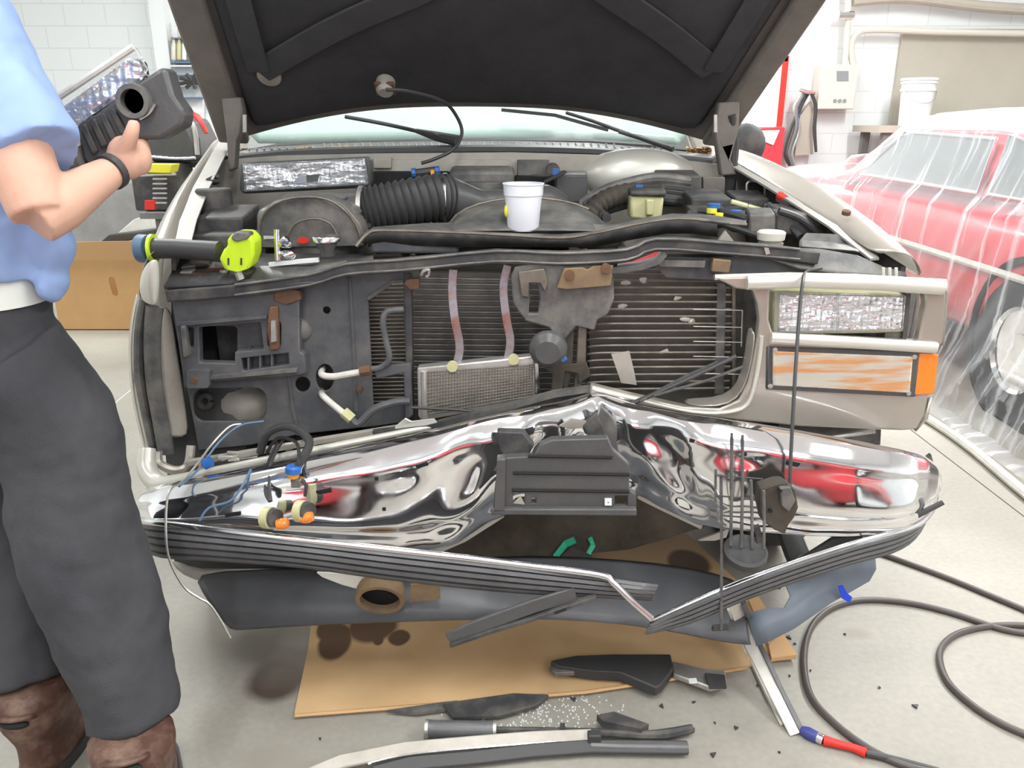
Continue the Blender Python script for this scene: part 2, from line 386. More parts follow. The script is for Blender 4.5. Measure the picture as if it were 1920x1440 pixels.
# ================================================ the wall on the right: conduit, panel, hoses, bucket
def pipe(pts, r, name, label, cat, m='panel_box', Y=8.35):
    t = obj(name, tube(ws(pts, Y), r, sm=4), M[m], label=label, cat=cat); return t
pipe([(1592, -60), (1590, 40), (1588, 75), (1584, 124)], .028, 'conduit', 'pale metal conduit running down the block wall to the control box', 'conduit')
t = pipe([(1600, 124), (1596, 90), (1606, 64), (1640, 56), (1760, 60), (1960, 64)], .03, 'conduit', 'pale metal conduit bending from the control box along the tan board top', 'conduit')
obj('joint_collar', tube(ws([(1572, 29), (1600, 29)], 8.33), .04), M['bright_metal'], t)
pipe([(1600, 2), (1700, -4), (1840, 12), (1960, 20)], .05, 'duct_pipe', 'pale pipe along the top of the back wall above the red car', 'pipe', 'tan_board')
a, b = W(1541, 121, Y=8.3), W(1600, 205, Y=8.3); c = (a+b)/2
t = empty('control_box', (c.x, 8.4, b.z), 'beige electrical control box with small screen mounted on the block wall', 'control box')
obj('box_body', box((c.x, 8.39, c.z), (b.x-a.x, .2, a.z-b.z)), M['panel_box'], t, bev=.01)
obj('display', plate(rect(1569, 133, 1591, 152), 8.285, .02), M['screen'], t)
for x in (1566, 1575, 1584): obj('button', lathe([(.018, 0), (.018, .02)], W(x, 189, Y=8.28), (0, 1, 0), 10), M['screen'], t)
t = empty('hose_bundle', W(1512, 170, Y=8.3), 'hanging bundle of grey and black hoses on a hook beside the control box', 'hoses')
obj('hook', tube(ws([(1500, 168), (1512, 172), (1528, 174)], 8.3), .02), M['bright_metal'], t)
rr = random.Random(3)
for i in range(7):
    x = 1508+rr.random()*10; s = rr.random()
    P = [(x, 172), (x-12-s*8, 200), (1482+s*20, 240), (1470+s*18, 285), (1480+s*10, 310)]
    obj('hose', tube(ws([(*p, 8.34+i*.006) for p in P]), .016, 8, sm=5), M[('grey_cloth', 'dull_blue', 'rubber', 'alu')[i % 4]], t)
for i in range(2):
    obj('hose', tube(ws([(1520+i*2, 174), (1529+i, 200), (1526+i*2, 240), (1530, 285)], 8.3), .014, 8, sm=5), M['rubber'], t)
obj('hanging_cloth', jit(plate([(1500, 215), (1520, 190), (1526, 290), (1490, 292)], 8.37, .05), .02), M['tan_board'], t)
# red cabinet and bucket shelf
a = W(1416, 238, Y=7.75); b = W(1463, 300, Y=7.75)
t = empty('tool_cabinet', V((a.x+b.x)/2, 8.0, 0), 'red tool cabinet with a white sheet of paper taped on beyond the truck mirror', 'cabinet')
obj('body', box(((a.x+b.x)/2-.1, 8.02, a.z/2), (b.x-a.x+.25, .5, a.z)), M['red_paint'], t, bev=.015)
obj('paper', plate([(1423, 245), (1462, 244), (1450, 272), (1425, 262)], 7.755, .006), M['white'], t)
t = empty('workbench', V(4.05, 8.05, 0), 'workbench against the tan board mostly hidden behind the red car', 'workbench')
bz = W(1714, 236, Y=7.8).z
obj('worktop', box((4.05, 8.08, bz-.03), (1.3, .6, .06)), M['tan_board'], t)
for x in (3.5, 4.6):
    for y in (7.85, 8.3): obj('leg', box((x, y, (bz-.06)/2), (.07, .07, bz-.06)), M['grey_cloth'], t)
c = W(1716, 205, Y=8.0); c.z = bz; h = .42
t = empty('paint_bucket', c, 'tall white plastic bucket standing on the bench behind the red car roof', 'bucket')
obj('bucket_body', lathe([(.0, 0), (.13, 0), (.145, h*.72), (.157, h*.73), (.157, h*.78), (.148, h*.79), (.15, h*.88), (.16, h*.89), (.16, h*.94), (.152, h*.95)], c), M['white'], t)
obj('bucket_lid', lathe([(.165, h*.95), (.165, h), (.15, h*1.01), (0, h*1.01)], c), M['white'], t)
obj('bail_handle', tube([c+V(.155*math.cos(a), -.155*abs(math.sin(a))-.01, h*.8-.14*abs(math.sin(a))) for a in [PI*i/12 for i in range(13)]], .004, 6), M['alu'], t)

# ================================================ red car
def make_car(name, x0, yr, flip, label, covered=True):
    """coupe, near side on plane x = x0, rear bumper at yr, nose away (+Y)"""
    wd_, Ln = 1.75, 5.1
    t = empty(name, V(x0+wd_/2, yr+Ln/2, 0), label, 'car')
    def sec(y, zb, zt, hw, tum=.10):
        cx = x0+wd_/2; o = []
        for k in range(24):
            a = 2*PI*k/24; ca, sa = math.cos(a), math.sin(a)
            px = math.copysign(abs(ca)**.38, ca); pz = math.copysign(abs(sa)**.5, sa)
            o.append(V(cx+px*hw*(1-tum*max(pz, 0)**2), y, (zb+zt)/2+pz*(zt-zb)/2))
        return o
    st = [(0, .45, .80, .70), (.06, .36, .90, .80), (.5, .28, .95, .86), (1.0, .26, .97, .875), (1.8, .24, .98, .88), (2.8, .24, .98, .88), (3.4, .25, .97, .875), (4.2, .27, .93, .865), (4.8, .32, .88, .84), (5.05, .38, .82, .80), (5.1, .45, .72, .72)]
    obj('body_shell', loftc([sec(yr+s[0], s[1], s[2], s[3]) for s in st]), M['red_paint'], t)
    g = [(.75, .90, .96, .70), (1.0, .90, 1.16, .70), (1.35, .90, 1.31, .72), (1.9, .90, 1.35, .73), (2.5, .90, 1.345, .73), (2.9, .90, 1.28, .73), (3.3, .90, 1.10, .74), (3.6, .90, .97, .76)]
    gs = [sec(yr+s[0], s[1], s[2], s[3]+.04, .16) for s in g]
    obj('roof_and_pillars', loftc(gs), M['red_paint'], t)
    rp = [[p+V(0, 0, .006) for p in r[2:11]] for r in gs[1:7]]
    obj('roof_glare_sheet', sheet(rp), M['white'], t, sol=.006)  # added white sheet: overexposed glare on the red roof put into colour
    zt, zb = 1.27, .99
    for sx in (-1, 1):
        def gp(y, z): # point just outside the greenhouse side
            f = (z-.9)/.45; hw = .806-.085*max(f, 0)**2.2
            return V(x0+wd_/2+sx*hw, yr+y, z)
        for (ya, yb, yc, yd) in ((1.08, 1.48, 1.62, 1.62), (1.72, 1.72, 2.70, 3.16)):
            # rear quarter pane then door pane: bottom-back, top-back, top-front, bottom-front
            P = [gp(ya, zb), gp(yb, zt-.02), gp(yc, zt), gp(yd, zb)]
            pn = obj('side_window', prism(P, (sx*-.015, 0, 0)), M['car_glass'], t)
            obj('window_trim', tube(P, .011, 8, close=True), M['bright_metal'], pn)
        obj('side_moulding', tube([V(x0+wd_/2+sx*.885, yr+y, .66+.0*y) for y in (.4, 1, 2, 3, 4, 4.6)], .018, 8), M['trim_white'], t)
    for y in (1.05, 4.05):
        for sx in (-1, 1):
            cx = x0+wd_/2+sx*.80
            w_ = obj('wheel', ring([(.33, -.09), (.345, -.07), (.345, .07), (.33, .09), (.2, .09), (.2, -.09)], V(cx, yr+y, .345), (1, 0, 0)), M['tyre'], t)
            obj('wheel_rim', lathe([(0, sx*.06), (.06, sx*.075), (.16, sx*.05), (.2, sx*.085), (.205, sx*.07)], V(cx, yr+y, .345), (1, 0, 0)), M['chrome'], w_)
            obj('wheel_arch', ring([(.37, -.005), (.40, -.012), (.40, .012), (.37, .012)], V(x0+wd_/2+sx*.872, yr+y, .37), (1, 0, 0)), M['dark'], t)
    for y, z in ((-.03, .50), (5.13, .50)):
        obj('bumper', tube([V(x0+.05, yr+y+(.25 if y < 1 else -.25), z), V(x0+.12, yr+y+.02, z), V(x0+wd_-.12, yr+y+.02, z), V(x0+wd_-.05, yr+y+(.25 if y < 1 else -.25), z)], .06, 10, flat=1.2), M['chrome'], t)
    for sx in (-1, 1):
        for y, m_ in ((.0, 'red'), (5.08, 'lens')):
            obj('lamp', lathe([(0, -.03), (.07, -.03), (.08, 0), (.07, .04), (0, .04)], V(x0+wd_/2+sx*.62, yr+y, .68), (0, 1, 0), 16), M['frosted_lens' if m_ == 'lens' else 'red'], t)
    obj('windscreen', prism([V(x0+wd_/2+s*h, yr+y, z) for s, h, y, z in ((-1, .62, 3.58, 1.0), (1, .62, 3.58, 1.0), (1, .56, 2.98, 1.285), (-1, .56, 2.98, 1.285))], (0, .03, .03)), M['car_glass'], t)
    obj('rear_window', prism([V(x0+wd_/2+s*h, yr+y, z) for s, h, y, z in ((-1, .56, .74, 1.0), (1, .56, .74, 1.0), (1, .54, 1.22, 1.28), (-1, .54, 1.22, 1.28))], (0, -.03, .03)), M['car_glass'], t)
    return t
CX0 = 2.30
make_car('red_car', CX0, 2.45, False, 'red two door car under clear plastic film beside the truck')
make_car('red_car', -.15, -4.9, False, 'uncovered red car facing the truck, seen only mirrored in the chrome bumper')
for o in [o for o in bpy.data.objects if o.name.startswith('red_car.')]:
    o.rotation_euler = (0, 0, math.radians(74)); o.location.x = 1.3; o.location.y = -1.62
# film over the car: sheet draped over roof and down the near side to the floor, pleated
G = []
rr = random.Random(5)
for i in range(135):
    y = 2.15+i*.04; row = []
    s = y-2.45
    def interp(tab, s):
        for (a, va), (b, vb) in zip(tab, tab[1:]):
            if s <= b: return va+(vb-va)*max(0, (s-a))/(b-a) if s > a else va
        return tab[-1][1]
    top = interp([(0, .86), (.6, .99), (1.3, 1.37), (1.9, 1.39), (2.5, 1.385), (2.9, 1.32), (3.6, 1.02), (4.5, .97), (5.1, .86), (5.3, .7)], s)
    prof = [(1.0, top), (.5, top+.005), (.22, top-.02 if top > 1.1 else top), (.12, max(top-.12, .985) if top > 1.1 else top-.01), (.03, min(.98, top-.03)), (-.03, .90), (-.045, .72), (-.05, .55), (-.06, .42), (-.10, .30), (-.15, .18), (-.17, .08), (-.19, .012), (-.27, .006)]
    for j in range(len(prof)-1):
        for q in range(4):
            f = q/4; dx = prof[j][0]*(1-f)+prof[j+1][0]*f; z = prof[j][1]*(1-f)+prof[j+1][1]*f
            fall = max(0, min(1, (1.05-z)*1.3))
            a = y*2+z*1.1
            n1 = noise.noise(V(a*5, 0, z*.3)); n2 = noise.noise(V(a*13, 3, z*.4))
            row.append(V(CX0+dx-.012-fall*(.05*abs(n1)+.022*abs(n2)) - (.012 if dx > .1 else 0), y, z+.012+(0 if z < .05 else .006*n2)))
    row.append(V(CX0-.30-.03*noise.noise(V(y*3, 0, 0)), y, .008)); G.append(row)
obj('plastic_film', sheet(G), M['plastic_film'], label='clear plastic masking film draped in creases over the red car', cat='plastic film')
obj('masking_roll', tube([V(CX0-.37-.02*math.sin(i), 2.2+i*.22, .02) for i in range(24)], .02, 8, sm=3), M['trim_white'], label='rolled pale hem of masking plastic lying on the floor along the red car', cat='plastic sheet')

# ================================================ behind the truck on the left
c = W(190, 608, Z=0)
t = empty('cardboard_carton', V(c.x, c.y+.3, 0), 'open brown cardboard carton with a slotted hand hole on the floor', 'cardboard box')
x0, x1 = W(118, 612, Y=5.2).x-.02, W(262, 612, Y=5.2).x+.12; zt = W(190, 488, Y=5.2).z; yb = 5.2; YD = .5
obj('front_panel', prism([V(x0, yb, 0), V(x1, yb, 0), V(x1, yb, zt), V(x0, yb, zt)], (0, .006, 0), [[W(px, py, Y=yb) for px, py in [(206, 519), (214, 519), (222, 551), (217, 556), (211, 553), (204, 526)]]]), M['cardboard_box'], t)
obj('side_panel', box((x0, yb+YD/2, zt/2), (.006, YD, zt)), M['cardboard_box'], t)
obj('side_panel', box((x1, yb+YD/2, zt/2), (.006, YD, zt)), M['cardboard_box'], t)
obj('rear_panel', box(((x0+x1)/2, yb+YD, zt/2), (x1-x0, .006, zt)), M['cardboard_box'], t)
obj('top_flap', prism([V(x0, yb, zt), V(x1, yb, zt), V(x1, yb-.1, zt+.14), V(x0+.06, yb-.1, zt+.13)], (0, .006, 0)), M['card_edge'], t)
obj('bottom', box(((x0+x1)/2, yb+YD/2, .004), (x1-x0, YD, .006)), M['cardboard_box'], t)
for i, (pp, Yf, lab) in enumerate((
    ([(165, 490), (170, 468), (205, 440), (240, 436), (292, 428), (292, 440), (240, 452), (200, 466), (178, 500)], 5.26, 'dark torn splash liner lying across the open brown carton'),
    ([(222, 436), (248, 412), (300, 396), (298, 420), (300, 505), (232, 505)], 5.40, 'beige broken body panel leaning behind the yellow and black tool'))):
    obj('scrap_panel', jit(plate(pp, Yf, .08), .012), M['rubber' if i == 0 else 'trim_white'], label=lab, cat='car panel', bev=.008)
# tool cart with charger, tray and wheel
t = empty('grey_cart_cover', V(*W(200, 470, Y=6.2)[:2], 0), 'grey cloth covered cart standing beyond the mechanic elbow', 'cart')
a, b = W(135, 335, Y=6.2), W(322, 470, Y=6.2)
obj('cover', jit(loftc([[V(a.x-d, 6.24-d, z), V(b.x+d*.5, 6.24-d, z), V(b.x+d*.5, 6.62+d, z), V(a.x-d, 6.62+d, z)] for z, d in ((.25, .1), (.5, .07), (.8, .03), (a.z-.02, 0), (a.z, -.03))]), .02, 5), M['grey_cloth'], t, bev=.03)
for x in (a.x, b.x):
    for y in (6.28, 6.58): obj('cart_leg', tube([V(x, y, 0), V(x, y, .5)], .02), M['alu'], t)
t = empty('battery_charger', W(290, 390, Y=4.1), 'black battery charger with vent slots, yellow top label and red switch', 'battery charger')
obj('case', box(W(290, 352, Y=4.15)+V(0, .12, 0), (.24, .22, .235)), M['dusty_black'], t, bev=.012)
obj('yellow_label', plate([(266, 308), (322, 309), (318, 324), (268, 323)], 4.02, .10), M['yellow'], t)
for k in range(6): obj('vent_slot', plate(rect(286, 334+k*9, 312, 337+k*9), 4.035, .01), M['alu'], t)
obj('red_switch', plate(rect(271, 376, 290, 393), 4.03, .02), M['red'], t)
obj('handle_bar', tube(ws([(262, 328), (330, 326)], 4.04), .008), M['bright_metal'], t)
t = empty('black_equipment_case', W(310, 300, Y=4.3), 'glossy black case with chrome edge standing above the battery charger', 'equipment case')
obj('case_shell', jit(plate([(258, 270), (275, 245), (290, 222), (352, 220), (372, 262), (375, 304), (276, 304)], 4.25, .3), .006), M['black_plastic'], t, bev=.03)
obj('chrome_edge', tube(ws([(278, 294), (330, 298), (366, 296)], 4.22), .008, sm=3), M['bright_metal'], t)
obj('corner_trim', tube(ws([(350, 222), (364, 240), (370, 290)], 4.22), .012, sm=3), M['alu'], t)
obj('red_lever', tube(ws([(348, 216), (366, 224), (384, 252)], 4.4), [.03, .035, .02], sm=2), M['red'], t)
t = empty('work_shelf', V(-2.1, 4.6, 0), 'grey steel stand carrying the charger and black case behind the truck fender', 'stand')
z0 = W(290, 352, Y=4.15).z-.119; z1 = W(310, 304, Y=4.3).z
obj('lower_shelf', box((-1.64, 4.30, z0-.016), (.48, .40, .03)), M['grey_cloth'], t)
obj('upper_shelf', box((-1.66, 4.5, z1-.02), (.5, .3, .02)), M['dusty_grey'], t)
for x in (-1.80, -1.42):
    for y in (4.14, 4.6): obj('post', box((x, y, (z0 if y < 4.3 else z1)/2-.01), (.03, .03, (z0 if y < 4.3 else z1)-.02)), M['dusty_grey'], t)
# supply rack on the far wall
t = empty('wall_rack', W(340, 150, Y=8.3), 'white wall rack of small bottles and blue labels hanging by the pilaster', 'rack')
obj('back_board', plate(rect(322, 66, 380, 240), 8.42, .05), M['white'], t)
for k, (y, m_) in enumerate(((70, 'grey_cloth'), (116, 'dull_blue'), (122, 'white'), (140, 'dull_blue'), (160, 'white'), (182, 'dull_blue'))):
    obj('shelf_edge', plate(rect(320, y, 376, y+3), 8.3, .12), M[m_], t)
for k in range(5):
    x = 326+k*10
    b_ = obj('bottle', tube(ws([(x, 112), (x, 84), (x, 78), (x, 70)], 8.33), [.024, .024, .012, .012], 10), M[('trim_white', 'cream', 'white', 'screen', 'dull_blue')[k]], label='small bottle standing in the white wall rack', cat='bottle', group='bottles in the wall rack')
obj('steel_rod', tube(ws([(334, 44), (335, 116)], 8.36), .008, 8), M['alu'], t)
obj('steel_rod', tube(ws([(319, 44), (320, 72)], 8.36), .008, 8), M['alu'], t)
o = obj('spray_gun_set', join(*[tube(ws([(362, 152), (362+26*math.cos(a), 152+15*math.sin(a))], 8.25), .018, 6) for a in [k*.7 for k in range(9)]]), M['rubber'], label='dark spiky tool hanging on the white wall rack', cat='tool')

# ================================================ the truck
T = empty('pickup_truck', V(0, 3.6, 0), 'crashed beige pickup truck with raised hood, missing front panels and crumpled chrome bumper', 'truck')
def tp(name, g, m, parent=None, **k): return obj(name, g, M[m], parent or T, **k)
def lerp(a, b, t): return a+(b-a)*t

# ---- hood: raised about its rear hinges, front edge towards the camera
hl0, hl1 = W(425, 262, Y=2.80), W(332, -10, Y=2.40)
hr0, hr1 = W(1350, 268, Y=2.80), W(1535, -10, Y=2.40)
def hoodpt(u, v, dn=0):
    # u across, v from rear edge upward; dn pushes off the underside
    a = hl0.lerp(hl1, 0)+(hl1-hl0)*v; b = hr0+(hr1-hr0)*v
    p = a.lerp(b, u); s = 1-(2*u-1)**2
    up = (hl1-hl0).cross(V(1, 0, 0)).normalized()
    if up.y < 0: up = -up
    return p + V(0, .10, .125)*s*(1-.75*min(v, 1)) + up*(-dn) + V(0, .02, -.01)*noise.noise(V(u*3, v*2, 4))
US = [i/20 for i in range(21)]
G = [[hoodpt(u, v) for u in US] for v in (-.02, .03, .2, .5, .9, 1.3, 1.8, 2.3, 2.5)]
hood = tp('hood', sheet(G), 'hood_metal', sol=.012, sub=1)
def hoodu(px): return (px-425)/(1350-425)
G = [[hoodpt(lerp(.055, .945, i/16) , lerp(.06, 2.3, j/14), .022+.012*math.sin(j*1.1)*math.sin(i*.8)) for i in range(17)] for j in range(15)]
ins = tp('hood_insulation', sheet(G), 'insulation', hood, sol=.015, sub=1)
for (u0, v0, u1, v1, wd) in ((.10, .55, .45, 1.15, .05), (.9, .55, .58, 1.2, .05), (.10, .55, .10, 2.2, .04), (.9, .55, .9, 2.2, .04), (.45, 1.15, .58, 1.2, .05)):
    tp('brace_rib', strap([hoodpt(lerp(u0, u1, k/8), lerp(v0, v1, k/8), .047) for k in range(9)], wd*1.7, .008, (0, .6, .8)), 'insulation', hood, bev=.004)
for s, u in ((-1, .018), (1, .982)):
    tp('edge_channel', strap([hoodpt(u, v, .025) for v in (.02, .4, .9, 1.5, 2.3)], .10 if s < 0 else .085, .03, (0, .6, .8)), 'hood_metal', hood, bev=.01)
pc = W(503, 152, Y=2.57)
n_ = (hl1-hl0).cross(V(1, 0, 0)).normalized(); n_ = n_ if n_.y < 0 else -n_
def onhood(px, py, off=.04):
    """point on the hood's underside seen at the pixel"""
    o_ = V(0, 0, CAMZ); best = None
    d = (W(px, py, Y=1)-o_)
    for k in range(60):
        t = 2+k*.02; p = o_+d*t; u = hoodu(px); v = (p.z-lerp(hl0.z, hr0.z, .5))/(hl1.z-hl0.z)
        q = hoodpt(max(0, min(1, hoodu(px+(960-px)*0))), v, off)
        e = abs(q.y-p.y)
        if best is None or e < best[0]: best = (e, p)
    return best[1]
tp('dent_plug', lathe([(0, -.012), (.030, -.013), (.036, -.016), (.036, -.03)], onhood(503, 152, .055), n_, 24), 'pale_metal', hood)
p = onhood(722, 166, .06)
st_ = tp('hood_striker', lathe([(0, .02), (.018, .02), (.026, .012), (.03, 0), (.03, -.03)], p, n_, 16), 'pale_metal', hood)
tp('striker_plate', box(p, (.062, .012, .055), (.9, 0, 0)), 'rust', hood, bev=.004)
for pts, nm in (([(414, 184), (450, 182), (455, 205), (452, 246), (444, 262), (440, 318), (428, 322), (424, 256)], 'l'), ([(1348, 192), (1388, 190), (1386, 240), (1370, 300), (1384, 328), (1352, 330), (1340, 250)], 'r')):
    h = tp('hood_hinge', plate(pts, 2.62, .04), 'hood_metal', bev=.006)
    x = 458 if nm == 'l' else 1342
    tp('hinge_pin', plate(rect(x-3, 215, x+3, 248), 2.6, .01), 'alu', h)
tp('gas_strut', tube(ws([(1372, 215, 2.62), (1375, 270, 2.66), (1366, 360, 2.66)]), [.012, .02, .022]), 'rubber')
tp('hood_spring', tube([W(400+8*math.cos(k*1.3), 330+k*2.2, Y=2.45)+V(0, .03*math.sin(k*1.3), 0) for k in range(26)], .006, 6), 'dusty_black')

# ---- cab behind: windscreen, cowl, pillars, roof
ctr = lambda y: .02-.13*(y-1.95)
def cabsec(y, z, hw, r=0): return [V(ctr(y)-hw, y, z), V(ctr(y)+hw, y, z)]
wb = [(436, 283), (520, 276), (640, 272), (800, 268), (960, 266), (1110, 268), (1230, 276), (1320, 288)]
base = [W(px, py, Y=3.00+.12*(1-((px-880)/450)**2)) for px, py in wb]
top = [V(p.x*.86-.03, p.y+.62, 1.82) for p in base]
wsd = tp('windshield', sheet([base, [a.lerp(b, .5)+V(0, -.03, .02) for a, b in zip(base, top)], top]), 'windshield', sol=.006, sub=1)
tp('windshield_seal', tube(base+list(reversed(top)), .014, 8, close=True), 'rubber', wsd)
# writing mark and lot marks on the glass are small pale strokes
mk = []
for (x0, y0, x1, y1) in ((952, 209, 975, 208), (980, 213, 988, 206), (990, 208, 998, 214), (1000, 207, 1003, 216), (1008, 210, 1018, 211), (1030, 216, 1034, 218), (1040, 214, 1056, 218), (1085, 232, 1112, 238), (1060, 231, 1074, 234), (940, 214, 950, 213)):
    mk.append(tube(ws([(x0, y0), (x1, y1)], 3.22), .004, 6))
tp('windshield_writing', join(*mk), 'white', wsd)
roofG = [[V(ctr(3.7)+x*.74, y, z+.05*(1-x*x)) for x in (-1, -.6, 0, .6, 1)] for y, z in ((3.66, 1.82), (4.2, 1.87), (5.2, 1.86), (6.2, 1.80))]
tp('cab_roof', sheet(roofG), 'paint', sol=.03, sub=1)
for s in (0, -1):
    tp('windshield_pillar', tube([base[s]+V(0, .02, 0), top[s]+V(0, .02, .02)], .035, 10), 'paint')
for s in (-1, 1):
    sd = [[V(ctr(y)+s*w_, y, z) for w_, z in ((.93, .35), (.99, .6), (.98, .9), (.94, 1.18))] for y in (3.0, 4.0, 5.0, 6.2)]
    d_ = tp('cab_side', sheet(sd), 'paint', sol=.02, sub=1)
    tp('side_glass', prism([V(ctr(3.3)+s*.93, 3.3, 1.2), V(ctr(4.3)+s*.93, 4.3, 1.2), V(ctr(4.3)+s*.76, 4.3, 1.78), V(ctr(3.8)+s*.76, 3.8, 1.78)], (s*.006, 0, 0)), 'car_glass', d_)
    tp('rear_pillar', strap([V(ctr(4.4)+s*.93, 4.4, 1.18), V(ctr(4.4)+s*.75, 4.45, 1.82)], .12, .03, (1, 0, 0)), 'paint', d_)
    tp('rear_pillar', strap([V(ctr(5.9)+s*.93, 5.95, 1.18), V(ctr(5.9)+s*.75, 5.95, 1.80)], .14, .03, (1, 0, 0)), 'paint', d_)
tp('dashboard', loftc([[V(p.x, p.y+.06, p.z-.06), V(p.x, p.y+.45, p.z-.02), V(p.x, p.y+.45, p.z-.25), V(p.x, p.y+.06, p.z-.25)] for p in base[1:-1]]), 'dusty_grey')
# door mirror on the right
m_ = tp('door_mirror', blob(W(1396, 272, Y=3.35), (.085, .05, .085)), 'dusty_black')
tp('mirror_arm', tube([W(1385, 285, Y=3.35), V(ctr(3.4)+.93, 3.38, 1.16)], .022), 'dusty_black', m_)

# cowl panel with perforations
cw = [(420, 300), (520, 288), (640, 282), (800, 279), (960, 278), (1110, 282), (1230, 292), (1335, 304)]
G = []
for k, (dy, yy, dz) in enumerate(((0, 2.98, 0), (6, 2.90, 0), (16, 2.80, 0), (22, 2.785, 0))):
    G.append([W(px, py-12+dy, Y=yy+.10*(1-((px-880)/450)**2)) for px, py in cw])
cp = tp('cowl_panel', sheet(G), 'black_plastic', sol=.008)
for k in range(60):
    x = 450+k*14.3
    if 1240 < x: break
    f = 1-((x-880)/450)**2
    tp('vent_rib', tube([W(x, 268+ (6 if abs(x-880) > 280 else 0)+4*(1-f)*1.2, Y=2.93+.1*f), W(x+3, 276+6*(1-f), Y=2.86+.1*f)], .0035, 5), 'dusty_grey', cp)
tp('cowl_seal', tube([W(px, py+5, Y=2.76+.1*(1-((px-880)/450)**2)) for px, py in cw], .020, 8, sm=3), 'rubber')
# wipers
for P, nm in (([(648, 219, 3.02), (720, 232, 2.96), (800, 250, 2.90), (858, 264, 2.86)], 0), ([(1062, 211, 3.05), (1110, 226, 3.0), (1180, 252, 2.92), (1262, 280, 2.85)], 1)):
    wp = tp('wiper_arm', tube(ws(P), .007, 8, sm=3), 'rubber')
    q = P[-1]; r = (P[2][0]-20, P[2][1]-5, P[2][2])
    tp('wiper_pivot', tube(ws([r, (P[2][0]+20, P[2][1]+6, P[2][2]), q]), [.008, .017, .02] if nm == 0 else [.006, .009, .010]), 'rubber', wp)
    if nm == 1: tp('wiper_blade', strap(ws([(940, 206, 3.1), (1040, 216, 3.06), (1140, 244, 2.96)]), .012, .02), 'rubber', wp)
# dry leaves gathered on the cowl (nobody could count them)
rr = random.Random(11); lv = []
for k in range(170):
    x = rr.choice([rr.uniform(740, 1120), rr.uniform(560, 700), rr.uniform(760, 980), rr.uniform(1290, 1330)])
    f = 1-((x-880)/450)**2
    p = W(x, 279+rr.uniform(-2, 4)+4*(1-f), Y=2.845+.1*f)+V(0, 0, .004); a = rr.uniform(0, PI); s = rr.uniform(.009, .020)
    d1 = V(math.cos(a), math.sin(a), rr.uniform(-.3, .6))*s; d2 = V(-math.sin(a), math.cos(a), rr.uniform(0, .5))*s*.5
    lv.append(([p-d1, p-d2, p+d1, p+d2+V(0, 0, .003), p+V(0, 0, .003)], [(0, 1, 4), (1, 2, 4), (2, 3, 4), (3, 0, 4)]))
obj('dry_leaves', join(*lv), M['leaves'], sm=False, label='dry brown leaf litter gathered along the black cowl below the windshield', cat='leaves', kind='stuff')

# firewall and bay tub
fw = tp('firewall', plate([(415, 300), (520, 292), (700, 288), (960, 286), (1230, 294), (1345, 308), (1380, 330), (1420, 480), (380, 480), (400, 330)], 2.72, .02), 'pale_metal')
tp('firewall_recess', plate(rrect(690, 300, 960, 322, 6), 2.705, .01), 'pale_metal', fw)
tp('heater_bulge', blob(W(1195, 330, Y=2.74), (.20, .07, .09)), 'paint_edge', fw)
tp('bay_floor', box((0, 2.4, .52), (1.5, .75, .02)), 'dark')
for s, nm in ((-1, 'inner_fender'), (1, 'inner_fender')):
    if s < 0: P = [(330, 470, 2.02), (355, 380, 2.35), (410, 300, 2.78), (400, 470, 2.78), (330, 700, 2.02)]
    else: P = [(1690, 500, 2.02), (1560, 420, 2.35), (1378, 318, 2.72), (1400, 460, 2.72), (1660, 760, 2.02)]
    w_ = ws(P)
    tp(nm, prism(w_, (s*.012, 0, 0)), 'dusty_grey' if s < 0 else 'dusty_grey')
tp('inner_fender_window', plate(rrect(1402, 342, 1432, 376, 7), 2.55, .01), 'dark')
tp('window_lip', tube(ws(rrect(1400, 340, 1434, 380, 8), 2.545), .004, 6, close=True), 'alu')

# ---- fenders
def fender(st, s, name):
    """st rows: inner lip, rail, shoulder, side high, side low -- each (px,py,Y)"""
    return tp(name, sheet([ws(r) for r in st]), 'paint', sol=.006, sub=1)
fl_ = fender([
    [(335, 478, 1.99), (322, 474, 1.98), (300, 470, 1.97), (286, 474, 1.96), (272, 494, 1.955), (262, 520, 1.96), (258, 550, 1.97)],
    [(348, 420, 2.15), (338, 412, 2.14), (318, 404, 2.13), (306, 408, 2.12), (293, 430, 2.12), (278, 500, 2.14), (268, 590, 2.16)],
    [(372, 360, 2.38), (362, 350, 2.37), (346, 345, 2.36), (336, 352, 2.35), (320, 380, 2.36), (300, 480, 2.38), (290, 620, 2.40)],
    [(402, 300, 2.68), (396, 292, 2.68), (388, 286, 2.68), (380, 294, 2.66), (368, 330, 2.68), (350, 430, 2.7), (345, 600, 2.7)],
    [(420, 268, 2.92), (414, 262, 2.92), (406, 258, 2.92), (398, 268, 2.90), (388, 300, 2.92), (372, 400, 2.95), (368, 560, 2.95)]], -1, 'front_fender')
tp('fender_rail', strap(ws([(336, 476, 1.98), (352, 415, 2.14), (378, 352, 2.37), (408, 294, 2.67), (422, 268, 2.90)]), .045, .006, (0, 0, 1)), 'primer_grey', fl_)
tp('corner_panel', sheet([ws(r) for r in ([(298, 484, 1.95), (284, 486, 1.93), (272, 498, 1.94)], [(300, 510, 1.945), (276, 510, 1.92), (262, 520, 1.95)], [(300, 545, 1.945), (278, 545, 1.925), (260, 548, 1.955)], [(296, 572, 1.95), (284, 574, 1.935), (268, 566, 1.96)])]), 'paint_edge', fl_, sol=.006, sub=2)
